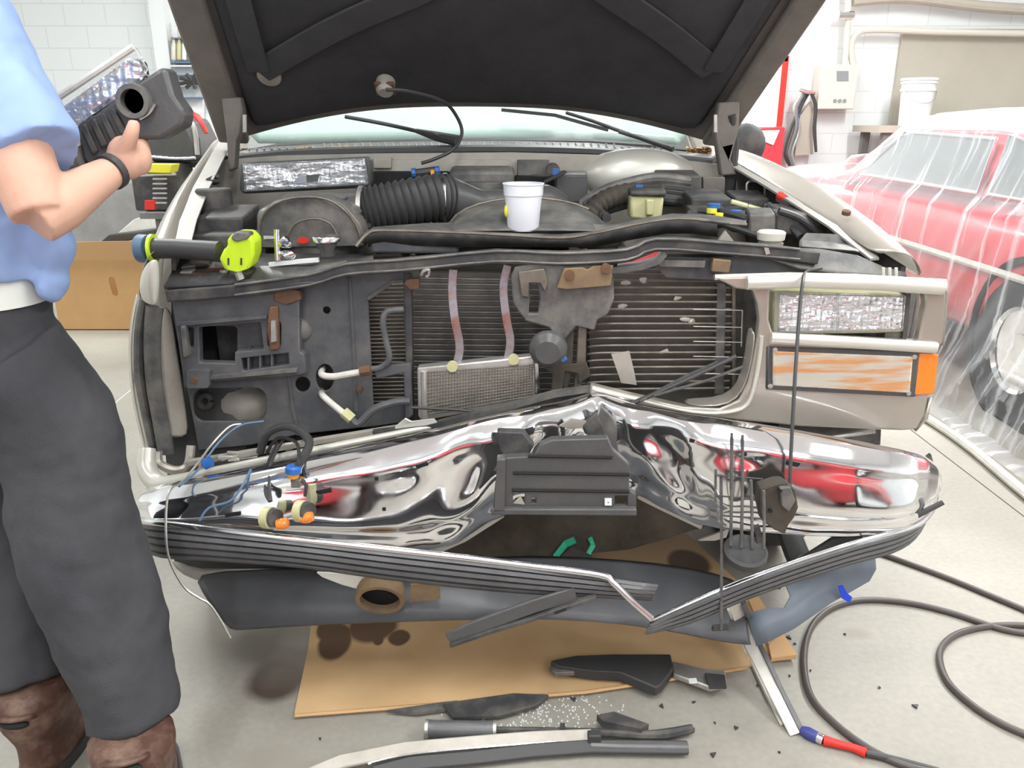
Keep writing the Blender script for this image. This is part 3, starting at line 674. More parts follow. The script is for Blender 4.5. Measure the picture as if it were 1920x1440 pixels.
# lower front fender edge: folded layers and wheel opening
lowL = [(262, 548), (250, 600), (246, 660), (250, 730), (262, 790), (276, 842)]
tp('fender_edge', sheet([[W(x, y, Y=2.02) for x, y in lowL], [W(x-8, y, Y=2.07) for x, y in lowL], [W(x+2, y, Y=2.2) for x, y in lowL], [W(x+12, y+6, Y=2.5) for x, y in lowL]]), 'paint', fl_, sol=.005, sub=1)
tp('fender_fold', tube(ws([(272, 560), (262, 620), (262, 700), (276, 780), (292, 850)], 1.99), .02, 10, sm=4, flat=.6), 'dusty_grey', fl_)
tp('fender_fold', tube(ws([(290, 575), (286, 640), (290, 720), (302, 790), (312, 850)], 1.975), .014, 10, sm=4, flat=1.6), 'dusty_grey', fl_)
tp('header_end_panel', sheet([[W(x, y, Y=1.985), W(x+(18), y, Y=1.97), W(x2, y, Y=2.0)] for x, y, x2 in ((284, 572, 322), (286, 640, 330), (290, 720, 345), (298, 780, 352), (308, 822, 358))]), 'pale_metal', fl_, sol=.005, sub=1)
# wheel and liner on the left under side
for (cx, y_) in ((-.86, 2.45), (.80, 2.45)):
    w_ = tp('front_wheel', ring([(.34, -.11), (.365, -.09), (.365, .09), (.34, .11), (.2, .11), (.2, -.11)], V(cx, y_, .365), (1, 0, 0)), 'tyre')
    tp('wheel_disc', lathe([(0, .02), (.08, .03), (.19, .0), (.21, .02)], V(cx, y_, .365), (1, 0, 0)), 'alu', w_)
for cx in (-1.05, .6):
    w_ = tp('rear_wheel', ring([(.34, -.11), (.365, -.09), (.365, .09), (.34, .11), (.2, .11), (.2, -.11)], V(cx+.05, 5.6, .365), (1, 0, 0)), 'tyre')
tp('wheel_liner', tube([V(-.84, 2.45+.44*math.cos(a), .38+.44*math.sin(a)) for a in [PI*i/14 for i in range(15)]], .11, 8, flat=.15), 'rubber')
# right fender
fr_ = fender([
    [(1640, 482, 2.00), (1668, 476, 1.99), (1690, 478, 1.98), (1712, 482, 1.975), (1728, 500, 1.97), (1733, 528, 1.97)],
    [(1560, 420, 2.15), (1590, 416, 2.14), (1620, 414, 2.13), (1648, 420, 2.12), (1672, 442, 2.12), (1690, 500, 2.13)],
    [(1455, 352, 2.40), (1480, 350, 2.39), (1508, 345, 2.38), (1540, 346, 2.36), (1560, 366, 2.36), (1580, 440, 2.38)],
    [(1385, 308, 2.68), (1400, 303, 2.68), (1425, 298, 2.67), (1448, 300, 2.66), (1462, 318, 2.66), (1480, 380, 2.68)],
    [(1335, 284, 2.92), (1345, 281, 2.92), (1366, 277, 2.92), (1386, 277, 2.92), (1400, 290, 2.92), (1420, 360, 2.94)]], 1, 'front_fender')
tp('fender_rail', strap(ws([(1640, 486, 2.0), (1560, 424, 2.14), (1452, 355, 2.39), (1372, 308, 2.68)]), .03, .006, (0, 0, 1)), 'primer_grey', fr_)
tp('rail_bolt', lathe([(.012, 0), (.012, .01), (0, .012)], W(1586, 402, Y=2.14), (0, -.3, 1), 8), 'rust', fr_)
sidR = [(1733, 528), (1728, 600), (1700, 700), (1660, 800)]
tp('fender_edge', sheet([[W(x-15, y, Y=2.02) for x, y in sidR], [W(x, y, Y=2.08) for x, y in sidR], [W(x-30, y, Y=2.3) for x, y in sidR]]), 'dusty_grey', fr_, sol=.005, sub=1)

# ---- radiator support: panels, openings, brackets
PN = 1.99
sup = tp('radiator_support', plate([(318, 540), (420, 528), (560, 520), (668, 505), (770, 500), (772, 790), (700, 800), (560, 815), (470, 835), (372, 845), (345, 700), (325, 600)], PN, .01,
    [rrect(372, 612, 444, 680, 8), rrect(362, 728, 500, 790, 22), ell(612, 582, 7, 7, 14), ell(567, 721, 14, 14, 16), ell(609, 708, 17, 25, 18), [(690, 560), (735, 530), (756, 530), (762, 745), (700, 760)]]), 'panel_grey', bev=.003)
tp('panel_crease', tube(ws([(655, 520), (662, 640), (668, 770)], PN), .006, 6), 'panel_grey', sup)
tp('panel_crease', tube(ws([(540, 690), (548, 760), (560, 815)], PN), .006, 6), 'panel_grey', sup)
tp('panel_crease', tube(ws([(690, 560), (737, 528), (757, 528)], PN-.004), .005, 6), 'dusty_grey', sup)
tp('dome_boss', blob(W(563, 617, Y=PN+.005), (.034, .022, .034)), 'dusty_grey', sup)
tp('bolt', lathe([(.008, -.012), (.008, 0)], W(675, 727, Y=PN), (0, 1, 0), 8), 'rust', sup)
tp('washer_tank', jit(blob(W(448, 765, Y=2.12), (.11, .08, .075)), .015), 'pale_metal', sup)
tp('horn_coil', tube([W(385+12*math.cos(a), 752+12*math.sin(a), Y=2.05) for a in [i*.6 for i in range(11)]], .01), 'dusty_black', sup)
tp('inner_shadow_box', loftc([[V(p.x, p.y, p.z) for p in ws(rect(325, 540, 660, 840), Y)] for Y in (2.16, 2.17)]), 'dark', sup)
# left headlamp mount (black plastic bracket frame)
hb = tp('headlamp_bracket', plate([(322, 562), (500, 548), (560, 545), (562, 660), (570, 665), (575, 700), (560, 704), (392, 716), (380, 730), (346, 728), (336, 660)], 1.955, .03,
    [rrect(344, 614, 362, 652, 3), [(372, 614), (488, 604), (494, 655), (440, 660), (440, 682), (374, 680)], rrect(502, 604, 526, 650, 4), [(452, 672), (540, 662), (542, 684), (455, 696)]]), 'panel_grey', bev=.003)
for x in (464, 486, 508): tp('bracket_rib', plate(rect(x, 655, x+3, 696), 1.958, .03), 'panel_grey', hb)
tp('bracket_rib', plate([(330, 606), (500, 592), (500, 597), (330, 612)], 1.945, .03), 'panel_grey', hb)
tp('bracket_rib', plate([(392, 706), (556, 692), (556, 698), (392, 712)], 1.94, .03), 'dusty_grey', hb)
tp('mount_boss', plate(rrect(350, 694, 392, 728, 6), 1.93, .03), 'panel_grey', hb, bev=.004)
tp('mount_bolt', lathe([(.008, -.006), (.008, .01)], W(365, 712, Y=1.93), (0, 1, 0), 8), 'rust', hb)
tp('adjuster_bracket', plate([(505, 575), (520, 575), (522, 655), (506, 658), (500, 620)], 1.94, .02), 'rust', hb, bev=.003)
tp('adjuster_bracket', plate([(508, 602), (516, 602), (518, 640), (508, 642)], 1.93, .012), 'alu', hb)
tp('adjuster_clip', plate([(338, 612), (346, 612), (354, 668), (344, 672)], 1.935, .02), 'dusty_grey', hb, bev=.003)
tp('rusted_bracket', plate([(512, 545), (530, 540), (560, 545), (565, 562), (540, 572), (512, 565)], 1.95, .03), 'rust', sup, bev=.004)

# upper tie bar, buckled
tb = tp('upper_tie_bar', strap(ws([(318, 552, 1.97), (400, 546, 1.965), (480, 540, 1.96), (580, 524, 1.96), (650, 504, 1.955), (760, 496, 1.955), (930, 480, 1.95), (1050, 484, 1.945), (1160, 480, 1.94), (1180, 476, 1.94), (1225, 458, 1.95), (1260, 457, 1.955), (1350, 464, 1.96), (1450, 472, 1.96), (1530, 482, 1.965)]), .030, .05, (0, 1, 0)), 'dusty_black', bev=.004)
for off, rr_ in ((-9, .0035), (10, .003)):
    tp('bar_flange', tube(ws([(x, y+off, Y-.028) for x, y, Y in ((440, 543, 1.96), (580, 524, 1.96), (650, 504, 1.955), (760, 496, 1.955), (930, 480, 1.95), (1050, 484, 1.945), (1175, 477, 1.94), (1230, 457, 1.95), (1350, 464, 1.96), (1450, 472, 1.96), (1500, 476, 1.965))]), rr_, 6, sm=3), 'dusty_grey', tb)
tp('top_shelf', sheet([[W(x, y, Y=1.95) for x, y in ((308, 540), (400, 535), (480, 528), (560, 520), (640, 505), (700, 492))], [W(x, y, Y=2.12) for x, y in ((345, 470), (410, 470), (500, 478), (570, 478), (640, 480), (700, 478))]]), 'dusty_black', tb, sol=.008)
tp('shelf_face', sheet([ws([(490, 500, 1.99), (585, 498, 1.985), (650, 490, 1.98), (655, 500, 1.95), (590, 528, 1.94), (440, 540, 1.94)][:3]), ws([(430, 544, 1.94), (590, 530, 1.935), (655, 503, 1.94)])]), 'dusty_grey', tb, sol=.006)
tp('pale_sealer_line', strap(ws([(505, 496, 1.99), (560, 490, 1.985), (598, 487, 1.98)]), .010, .012), 'white', tb)
tp('wrinkled_latch_cup', jit(plate([(1160, 482), (1210, 474), (1238, 462), (1245, 470), (1222, 495), (1190, 504), (1155, 502)], 1.93, .03), .006, 30), 'chrome', tb, bev=.004)
tp('bent_flange', strap(ws([(1145, 506, 1.92), (1200, 500, 1.92), (1232, 490, 1.925), (1246, 474, 1.93)]), .012, .03), 'dusty_black', tb)
# right half shelf of the support
sh = tp('support_shelf', prism(ws([(1440, 462, 1.985), (1540, 466, 2.0), (1610, 478, 2.0), (1660, 500, 1.985), (1700, 510, 1.975), (1690, 518, 1.96), (1600, 512, 1.95), (1500, 500, 1.94), (1430, 478, 1.95)]), (0, 0, -.008)), 'dusty_grey', bev=.003)
tp('shelf_box', prism(ws([(1500, 450, 2.08), (1512, 436, 2.10), (1600, 440, 2.10), (1640, 458, 2.08), (1648, 480, 2.03), (1600, 470, 2.02), (1500, 462, 2.02)]), (0, .01, -.006)), 'dusty_grey', sh, bev=.004)
tp('shelf_face', plate([(1210, 482), (1330, 484), (1440, 480), (1500, 500), (1600, 512), (1700, 516), (1700, 524), (1520, 522), (1400, 528), (1250, 520)], 1.965, .008), 'panel_grey', sh)
tp('seam_tab', plate([(1432, 460), (1440, 460), (1444, 476), (1436, 478)], 1.93, .01), 'alu', sh)
tp('square_clip', box(W(1350, 497, Y=1.945), (.044, .03, .032), (0, .1, 0)), 'rust_tan', sh, bev=.003)
tp('lower_rail', strap(ws([(1235, 492, 1.945), (1320, 494, 1.945)]), .016, .02), 'dusty_grey', sh)
for x in (1656, 1668, 1680): tp('fastener_stem', tube(ws([(x, 502), (x, 526)], 1.93), .004, 6), 'trim_white', sh)

# condenser and radiator cores
rb = tp('radiator', plate(rect(680, 512, 1400, 830), 2.07, .03), 'fin_dark')
def fins(name, x0, x1, y0, y1, n, Y, m, par, r=.0022, sag=0):
    g = []
    for i in range(n):
        y = lerp(y0, y1, i/(n-1)); g.append(tube(ws([(x0, y, Y), ((x0+x1)/2, y+sag, Y), (x1, y, Y)]), r, 5))
    return tp(name, join(*g), m, par)
tp('core_tubes', join(*[tube(ws([(684, 534+i*7.3, 2.035), (760, 533+i*7.3, 2.035)]), .0024, 5) for i in range(31)]), 'fin', rb)
fins('center_core_tubes', 768, 1100, 522, 760, 24, 2.03, 'dusty_grey', rb, .0016, 2)
fins('serpentine_fins', 770, 1090, 526, 764, 24, 2.035, 'dusty_grey', rb, .0008, 2)
rc = tp('condenser', plate(rect(1105, 505, 1395, 720), 2.045, .012), 'fin_dark')
g = []
for i in range(17):
    y = 513+i*13.4
    P = [(1102+max(0, 30-abs(i)*9), y+4, 1.995), (1130+max(0, 20-i*7), y-1+.2*i, 1.99), (1240, y-1+i*.15, 1.985), (1375-i*.5, y, 1.99)]
    g.append(tube(ws(P), .0034, 6, sm=3))
tp('condenser_tubes', join(*g), 'fin', rc)
tp('end_tank', plate([(1345, 535), (1362, 535), (1358, 740), (1340, 740)], 1.985, .03), 'dusty_grey', rc, bev=.003)
tp('end_tank', plate(rect(1373, 530, 1379, 735), 1.98, .02), 'fin', rc)
for (x, y) in ((1172, 532), (1205, 525), (1285, 597), (1296, 603), (1168, 575), (1270, 560), (1246, 660)):
    tp('fin_damage', jit(blob(W(x, y, Y=1.985), (.012, .004, .007), 6, 8), .006, 60), 'pale_metal', rc)
# frame posts between cores
tp('support_post', plate([(757, 512), (771, 512), (775, 780), (764, 800)], 1.985, .03), 'dusty_black', sup, bev=.003)
tp('rusted_bracket', plate([(757, 532), (762, 524), (786, 522), (786, 541), (768, 544)], 1.95, .02), 'rust', sup, bev=.003)
tp('hose_clip', tube(ws([(790, 516, 1.93), (794, 508, 1.925), (804, 506, 1.925), (803, 516, 1.93), (798, 518, 1.93)]), .004, 6, sm=3), 'alu', sup)
# vertical straps and oil cooler
for P in ([(850, 505, 1.97), (848, 548, 1.965), (853, 600, 1.955), (862, 650, 1.95), (856, 682, 1.945)], [(952, 497, 1.97), (944, 540, 1.965), (950, 600, 1.955), (957, 640, 1.95), (951, 676, 1.945)]):
    s_ = tp('mounting_strap', strap([q for q in smooth_path(ws(P), 4)], .021, .004), 'strap', bev=.001)
oc = tp('oil_cooler', plate([(782, 690), (1000, 668), (1012, 745), (1008, 752), (790, 790), (784, 780)], 1.925, .035), 'alu', bev=.004)
g = []
for i in range(13):
    t_ = i/12; g.append(tube(ws([(794, lerp(698, 778, t_), 1.922), (1000, lerp(684, 742, t_), 1.922)]), .0016, 5))
for i in range(38):
    t_ = i/37; g.append(tube(ws([(lerp(798, 998, t_), lerp(697, 684, t_), 1.921), (lerp(798, 998, t_), lerp(778, 742, t_), 1.921)]), .0009, 4))
tp('cooler_fins', join(*g), 'fin', oc)
tp('cooler_tank', tube(ws([(795, 696), (796, 784)], 1.925), .009), 'alu', oc)
tp('cooler_tank', tube(ws([(1006, 680), (1008, 748)], 1.925), .007), 'bright_metal', oc)
for (x, y) in ((848, 687), (963, 674)): tp('cooler_bolt', lathe([(.014, -.004), (.014, .006)], W(x, y, Y=1.92), (0, 1, 0), 12), 'cream', oc)
# latch support in the middle
ls = tp('hood_latch_support', plate([(965, 500), (1010, 492), (1060, 498), (1150, 492), (1152, 560), (1140, 590), (1120, 600), (1115, 620), (1080, 612), (1050, 650), (1030, 615), (985, 602), (962, 570), (958, 520)], 1.925, .018,
    [[(992, 534), (1008, 534), (1012, 560), (1009, 588), (991, 588), (994, 560)]]), 'dusty_grey', bev=.004)
tp('support_crease', plate([(972, 510), (1020, 504), (1028, 528), (1022, 548), (1012, 530), (992, 530), (992, 558), (978, 556)], 1.912, .012), 'fin', ls, bev=.002)
tp('rusty_plate', plate([(1044, 540), (1058, 504), (1092, 502), (1102, 506), (1112, 500), (1150, 498), (1146, 536), (1100, 540), (1062, 543)], 1.905, .012), 'rust_tan', ls, bev=.002)
for x, y in ((1068, 515), (1136, 503)): tp('rusty_bolt', lathe([(.012, -.006), (.012, .006)], W(x, y, Y=1.902), (0, 1, 0), 10), 'rust', ls)
tp('support_leg', plate([(1032, 600), (1078, 600), (1072, 700), (1062, 740), (1040, 700), (1028, 640)], 1.94, .015), 'grease', ls, bev=.004)
tp('support_leg', plate([(1084, 610), (1100, 615), (1098, 690), (1086, 740), (1074, 740), (1080, 690)], 1.94, .015), 'fin', ls, bev=.003)
hn = tp('horn', lathe([(0, -.03), (.030, -.028), (.046, -.012), (.048, .0), (.03, .02), (0, .022)], W(1028, 653, Y=1.90), (.1, 1, .15), 24), 'black_plastic')
tp('blue_connector', box(W(1057, 673, Y=1.89), (.016, .012, .010), (0, -.5, 0)), 'blue', hn, bev=.002)
tp('horn_bracket', plate([(1020, 690), (1100, 680), (1108, 705), (1085, 720), (1082, 700), (1060, 696), (1050, 760), (1032, 760), (1036, 700)], 1.93, .01), 'grease', hn, bev=.002)
# coolant and refrigerant lines on the left
tp('hose_line', tube(ws([(757, 580, 1.95), (726, 584, 1.945), (718, 605, 1.94), (724, 640, 1.94), (730, 672, 1.94), (716, 688, 1.945), (696, 692, 1.95)]), .008, 10, sm=5), 'panel_grey', sup)
ln = tp('refrigerant_line', tube(ws([(606, 690, 2.03), (603, 702, 1.96), (622, 706, 1.945), (650, 702, 1.94), (678, 697, 1.94)]), .0085, 10, sm=5), 'trim_white')
tp('line_fitting', tube(ws([(675, 697, 1.94), (695, 694, 1.94)]), .013, 8), 'rust', ln)
ln = tp('refrigerant_line', tube(ws([(602, 732, 2.03), (606, 742, 1.96), (626, 760, 1.945), (648, 778, 1.935)]), .0085, 10, sm=5), 'trim_white')
tp('line_fitting', tube(ws([(644, 772, 1.935), (660, 786, 1.93)]), [.014, .014], 6), 'cream', ln)
tp('line_hose', tube(ws([(656, 782, 1.93), (672, 794, 1.93), (700, 768, 1.93), (740, 754, 1.935), (768, 752, 1.94)]), .010, 8, sm=4), 'panel_grey', ln)
tp('drier_bracket', plate([(700, 690), (770, 682), (775, 780), (760, 790), (756, 700), (705, 712)], 1.95, .02), 'panel_grey', sup, bev=.004)

# ---- header panel on the right (beige, broken at the grille)
HY = 1.86
hd = tp('header_panel', plate([(1338, 520), (1480, 516), (1600, 519), (1772, 528), (1776, 550), (1770, 640), (1756, 660), (1758, 690), (1742, 742), (1734, 780), (1720, 806), (1690, 808), (1500, 800), (1400, 790), (1300, 779), (1200, 760), (1105, 742), (1108, 722), (1180, 740), (1280, 762), (1350, 766), (1385, 750), (1402, 715), (1412, 670), (1420, 632), (1424, 600), (1420, 570), (1412, 545), (1380, 542), (1362, 532)], HY, .03,
    [[(1444, 545), (1470, 540), (1733, 548), (1736, 570), (1722, 640), (1600, 634), (1450, 626), (1442, 600)],
     [(1440, 652), (1722, 662), (1716, 743), (1440, 728)]]), 'paint', bev=.006, seg=3)
tp('header_top_lip', tube(ws([(1340, 520, HY+.01), (1480, 516, HY+.01), (1600, 519, HY+.01), (1772, 529, HY+.02)]), .007, 8), 'paint_edge', hd)
tp('header_bar', tube(ws([(1445, 634, HY-.006), (1600, 642, HY-.006), (1755, 652, HY-.004)]), .012, 10, flat=1.2), 'paint_edge', hd)
tp('header_bar', tube(ws([(1400, 530, HY-.005), (1500, 527, HY-.006), (1650, 532, HY-.006), (1768, 540, HY-.002)]), .014, 10, flat=1.2), 'paint_edge', hd)
tp('corner_return', sheet([ws([(1772, 528, HY), (1776, 550, HY), (1768, 648, HY)]), ws([(1762, 528, HY+.10), (1764, 550, HY+.12), (1757, 646, HY+.12)])]), 'paint', hd, sol=.006)
tp('lower_return', sheet([ws([(1745, 745, HY), (1736, 785, HY), (1716, 808, HY)]), ws([(1744, 745, HY+.03), (1738, 785, HY+.05), (1714, 806, HY+.06)]), ws([(1722, 742, HY+.14), (1716, 780, HY+.14), (1700, 800, HY+.14)])]), 'paint', hd, sol=.006)
tp('corner_post', plate([(1740, 550), (1768, 552), (1758, 642), (1730, 642)], HY+.015, .012), 'paint_edge', hd, bev=.003)
for x, y in ((1752, 580), (1748, 615)): tp('post_hole', lathe([(.006, 0), (.006, .004)], W(x, y, Y=HY+.012), (0, 1, 0), 8), 'rust', hd)
tp('grille_opening_lip', tube(ws([(1110, 727), (1200, 750), (1300, 772), (1370, 772), (1402, 756), (1416, 715), (1424, 670), (1428, 630)], HY-.003), .0055, 8, sm=4), 'paint_edge', hd)
tp('grille_surround', sheet([ws([(1280, 762, HY-.002), (1350, 766, HY-.002), (1385, 750, HY-.002), (1402, 715, HY-.002), (1412, 670, HY-.002), (1420, 620, HY-.002)]), ws([(1272, 744, HY+.05), (1340, 745, HY+.05), (1372, 730, HY+.05), (1388, 700, HY+.05), (1396, 660, HY+.05), (1400, 600, HY+.05)])]), 'paint', hd, sol=.004, sub=1)
# headlamp
L1 = [(1450, 546), (1702, 552), (1696, 624), (1448, 628)]
hlm = tp('headlamp', plate(L1, HY+.035, .05), 'cream', bev=.004)
tp('reflector', plate([(1462, 552), (1694, 558), (1690, 616), (1460, 622)], HY+.022, .01), 'reflector', hlm, bev=.002)
tp('lens', plate([(1452, 548), (1700, 554), (1694, 622), (1450, 626)], HY+.010, .006), 'lens', hlm, bev=.003)
tp('lens_divider', plate(rect(1570, 552, 1573, 622), HY+.008, .006), 'frosted_lens', hlm)
tp('side_gap_frame', plate([(1700, 550), (1708, 550), (1700, 640), (1692, 640)], HY+.02, .05), 'black_plastic', hlm)
tp('bulb_socket', plate([(1660, 624), (1692, 624), (1690, 640), (1658, 640)], HY+.03, .05), 'dusty_grey', hlm)
# turn signal
tsg = tp('turn_signal', plate([(1438, 650), (1726, 660), (1718, 745), (1436, 730)], HY-.004, .05), 'black_plastic', bev=.004)
tp('amber_reflector', plate([(1450, 660), (1712, 670), (1706, 736), (1450, 722)], HY-.008, .008), 'amber_bands', tsg, bev=.004)
tp('lens', plate([(1449, 659), (1713, 669), (1707, 737), (1449, 723)], HY-.015, .006), 'frosted_lens', tsg, bev=.004)
tp('side_marker', plate([(1724, 662), (1761, 664), (1752, 740), (1714, 742)], HY-.004, .06), 'amber', tsg, bev=.004)
for x, y in ((1453, 656), (1444, 724), (1714, 669), (1703, 737)): tp('screw', lathe([(0, -.004), (.006, -.003), (.006, .004)], W(x, y, Y=HY-.006), (0, 1, 0), 10), 'alu', tsg)
# lower brackets behind header
tp('lower_bracket', plate([(1380, 792), (1652, 806), (1650, 842), (1560, 830), (1400, 806)], 1.95, .02), 'dusty_grey', hd)
tp('bracket_bar', tube(ws([(1540, 822, 1.93), (1640, 808, 1.93)]), .007, 8), 'alu', hd)
tp('bracket_pocket', plate(rect(1410, 796, 1460, 812), 1.94, .01), 'dark', hd)
# wire mesh remains of the grille at the right core edge
g = []
for y in (580, 612, 640, 668, 700): g.append(tube(ws([(1300, y, 1.93), (1392, y+2, 1.93)]), .0012, 5))
g.append(tube(ws([(1392, 582, 1.93), (1390, 650, 1.93)]), .0016, 5))
tp('wire_grid', join(*g), 'alu', rc)
tp('paper_scrap', plate([(1146, 664), (1180, 658), (1190, 700), (1194, 722), (1165, 718)], 1.95, .002), 'pale_metal', rc)

# ---- engine bay
def cyl(px, py, Y, r, h, m, name, par=None, ax=(0, 0, 1), n=20, **k): return tp(name, lathe([(0, 0), (r*.93, 0), (r, h*.06), (r, h*.94), (r*.93, h), (0, h)], W(px, py, Y=Y), ax, n), m, par, **k)
def bxw(name, x0, y0, x1, y1, Y, dep, m, par=None, bev=.004, top=0, **k):
    """box whose front face covers the pixel rectangle at distance Y, dep deep, its lid rising towards the back"""
    a, b, c, d = ws([(x0, y0), (x1, y0), (x1, y1), (x0, y1)], Y); e = V(0, dep, 0); u = V(0, 0, top)
    return tp(name, ([a, b, c, d, a+e+u, b+e+u, c+e, d+e], [(0, 1, 2, 3), (4, 7, 6, 5), (0, 4, 5, 1), (1, 5, 6, 2), (2, 6, 7, 3), (3, 7, 4, 0)]), m, par, bev=bev, **k)
# rectangular headlamp laid on the bay: a loose thing
t = empty('loose_headlamp', W(572, 358, Y=2.50), 'rectangular clear headlamp lying loose on top of the engine air cleaner area', 'headlamp')
obj('housing', plate([(450, 306), (688, 294), (694, 300), (696, 345), (690, 352), (456, 364), (448, 356)], 2.49, .06), M['black_plastic'], t, bev=.008)
obj('reflector', plate([(458, 310), (682, 299), (688, 343), (460, 356)], 2.475, .01), M['reflector'], t, bev=.004)
obj('lens', plate([(454, 308), (684, 297), (691, 345), (458, 359)], 2.462, .008), M['lens'], t, bev=.004)
obj('reflector_fold', plate([(560, 330), (600, 326), (596, 340), (548, 345)], 2.47, .006), M['bright_metal'], t)
# air cleaner
ac = tp('air_cleaner', loftc([ [W(580, 455, Y=2.16)+V(0, 0, 0)+V(.155*s*math.cos(a), .15+.17*s*math.sin(a), z) for a in [2*PI*i/28 for i in range(28)]] for s, z in ((1.0, -.12), (1.03, -.02), (1.0, .03), (.96, .062), (.88, .075), (.52, .085), (.50, .105), (.2, .112))]), 'dusty_grey')
tp('cleaner_rim', ring([(.158, -.006), (.168, -.006), (.168, .006), (.158, .006)], W(580, 455, Y=2.16)+V(0, .155, .035), (0, 0, 1)), 'fin_dark', ac)
bxw('cleaner_snorkel', 478, 392, 668, 466, 2.155, .30, 'dusty_grey', ac, .02, .02)
P = [(482, 466), (482, 410), (512, 378), (560, 366), (608, 368), (645, 386), (676, 420), (688, 462)]
tp('cleaner_front', plate(P, 2.13, .09), 'dusty_grey', ac, bev=.012)
tp('cleaner_ridge', tube(ws([(486, 462), (488, 412), (516, 382), (560, 370), (606, 372), (640, 389), (668, 422), (680, 460)], 2.122), .004, 8, sm=3), 'fin', ac)
tp('cleaner_ridge', tube(ws([(540, 440), (556, 418), (590, 410), (620, 420), (634, 446)], 2.12), .003, 8, sm=3), 'fin', ac)
tp('red_sticker', plate(ell(568, 451, 11, 6, 14), 2.115, .004), 'red', ac)
bxw('battery_tray', 366, 408, 455, 446, 2.2, .16, 'dusty_black', None, .006, .02)
bxw('relay_box', 330, 440, 480, 470, 2.12, .1, 'dusty_black', None, .006)
cyl(405, 400, 2.35, .05, .07, 'dusty_black', 'washer_neck')
# ribbed intake hose to throttle duct
pts = smooth_path(ws([(676, 398, 2.30), (710, 392, 2.31), (760, 382, 2.33), (815, 372, 2.36), (838, 372, 2.38)]), 12)
g = tube(pts, [.066+.006*math.sin(i*2.1) for i in range(len(pts))], 20)
ih = tp('intake_hose', g, 'rubber', ang=60)
for q, r_ in ((pts[2], .073), (pts[-3], .072)): tp('hose_clamp', tube([q-V(.006, 0, 0), q+V(.006, 0, 0)], r_, 20), 'bright_metal' if r_ < .073 else 'alu', ih)
tp('throttle_duct', tube(ws([(820, 374, 2.38), (845, 374, 2.38), (900, 384, 2.40), (960, 384, 2.42), (1020, 380, 2.48), (1050, 390, 2.5)]), [.066, .058, .040, .042, .05, .04], 16, sm=4, flat=1.1), 'black_plastic', ih)
bxw('heater_box', 842, 318, 964, 362, 2.62, .08, 'dusty_grey', None, .015, .01)
cyl(905, 362, 2.60, .06, .035, 'dusty_grey', 'blower_dome')
bxw('control_module', 1042, 328, 1102, 380, 2.60, .06, 'black_plastic', None, .005, .01)
bxw('fuse_cover', 1238, 330, 1316, 388, 2.55, .12, 'dusty_black', None, .006, .012)
bxw('relay_bracket', 1318, 332, 1360, 380, 2.60, .05, 'hood_metal', None, .004)
# firewall details
for (x, y, w_, h_, m_) in ((700, 296, 34, 20, 'pale_metal'), (970, 300, 60, 30, 'dusty_grey')): bxw('firewall_bracket', x, y, x+w_, y+h_, 2.69, .03, m_, None, .003)
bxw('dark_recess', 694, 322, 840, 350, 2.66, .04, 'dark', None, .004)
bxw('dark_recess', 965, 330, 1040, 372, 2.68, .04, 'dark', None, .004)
cyl(1036, 318, 2.66, .022, .03, 'dusty_black', 'firewall_grommet', None, (0, -1, 0))
con = tp('wiring_connector', tube(ws([(776, 326, 2.6), (822, 320, 2.6)]), .014, 8), 'rubber')
for x, y, c_ in ((776, 325, 'blue'), (820, 321, 'blue'), (812, 328, 'orange')): tp('seal_ring', tube(ws([(x-3, y, 2.592), (x+4, y-1, 2.592)]), .016, 10), c_, con)
tp('hood_lamp_wire', tube(ws([(724, 168, 2.50), (770, 172, 2.53), (830, 190, 2.60), (856, 218, 2.65), (866, 250, 2.66), (850, 280, 2.62), (815, 298, 2.6), (790, 306, 2.6)]), .0055, 8, sm=6), 'rubber')
tp('blue_plug', box(W(1042, 322, Y=2.58), (.02, .02, .018)), 'blue', con)
tp('plug_wire', tube(ws([(1000, 330, 2.6), (1030, 330, 2.58), (1060, 322, 2.57), (1020, 342, 2.56)]), .006, 6, sm=4), 'rubber', con)
# master cylinder and hoses
ms = bxw('brake_fluid_reservoir', 1182, 358, 1250, 368, 2.36, .09, 'dusty_black', None, .006, .01)
tp('reservoir_body', plate([(1182, 366), (1210, 368), (1246, 370), (1240, 416), (1182, 410)], 2.37, .08), 'cream', ms, bev=.008)
bxw('reservoir_step', 1212, 374, 1226, 404, 2.35, .05, 'cream', ms, .004)
rr = random.Random(21)
for k in range(9):
    y = 340+k*5; P = [(1090+k*6, 384+k*3, 2.45-.01*k), (1130, y+18, 2.45), (1180, y+2, 2.46), (1230, y-8+rr.random()*6, 2.5), (1290, y, 2.55)]
    tp('heater_hose', tube(ws(P), .012+.006*rr.random(), 10, sm=5), rr.choice(['rubber', 'dusty_black', 'dusty_grey']))
tp('corrugated_loom', tube([p for p in smooth_path(ws([(1100, 410, 2.4), (1130, 378, 2.42), (1180, 362, 2.44), (1240, 365, 2.46)]), 8)], [.028+.004*(i % 2) for i in range(25)], 12), 'grease')
tp('blue_hose_end', box(W(1198, 350, Y=2.42), (.02, .015, .012)), 'blue')
for k, (x0, y0, x1, y1, Y, d, m_) in enumerate(((1296, 372, 1372, 400, 2.40, .18, 'dusty_black'), (1378, 372, 1444, 404, 2.42, .12, 'dusty_black'), (1372, 402, 1470, 436, 2.28, .2, 'dusty_black'), (1300, 402, 1372, 428, 2.28, .12, 'grease'), (1455, 400, 1540, 440, 2.22, .12, 'dusty_grey'), (1405, 402, 1455, 444, 2.20, .05, 'dusty_grey'))):
    bxw('relay_center', x0, y0, x1, y1, Y, d, m_, None, .006, .015)
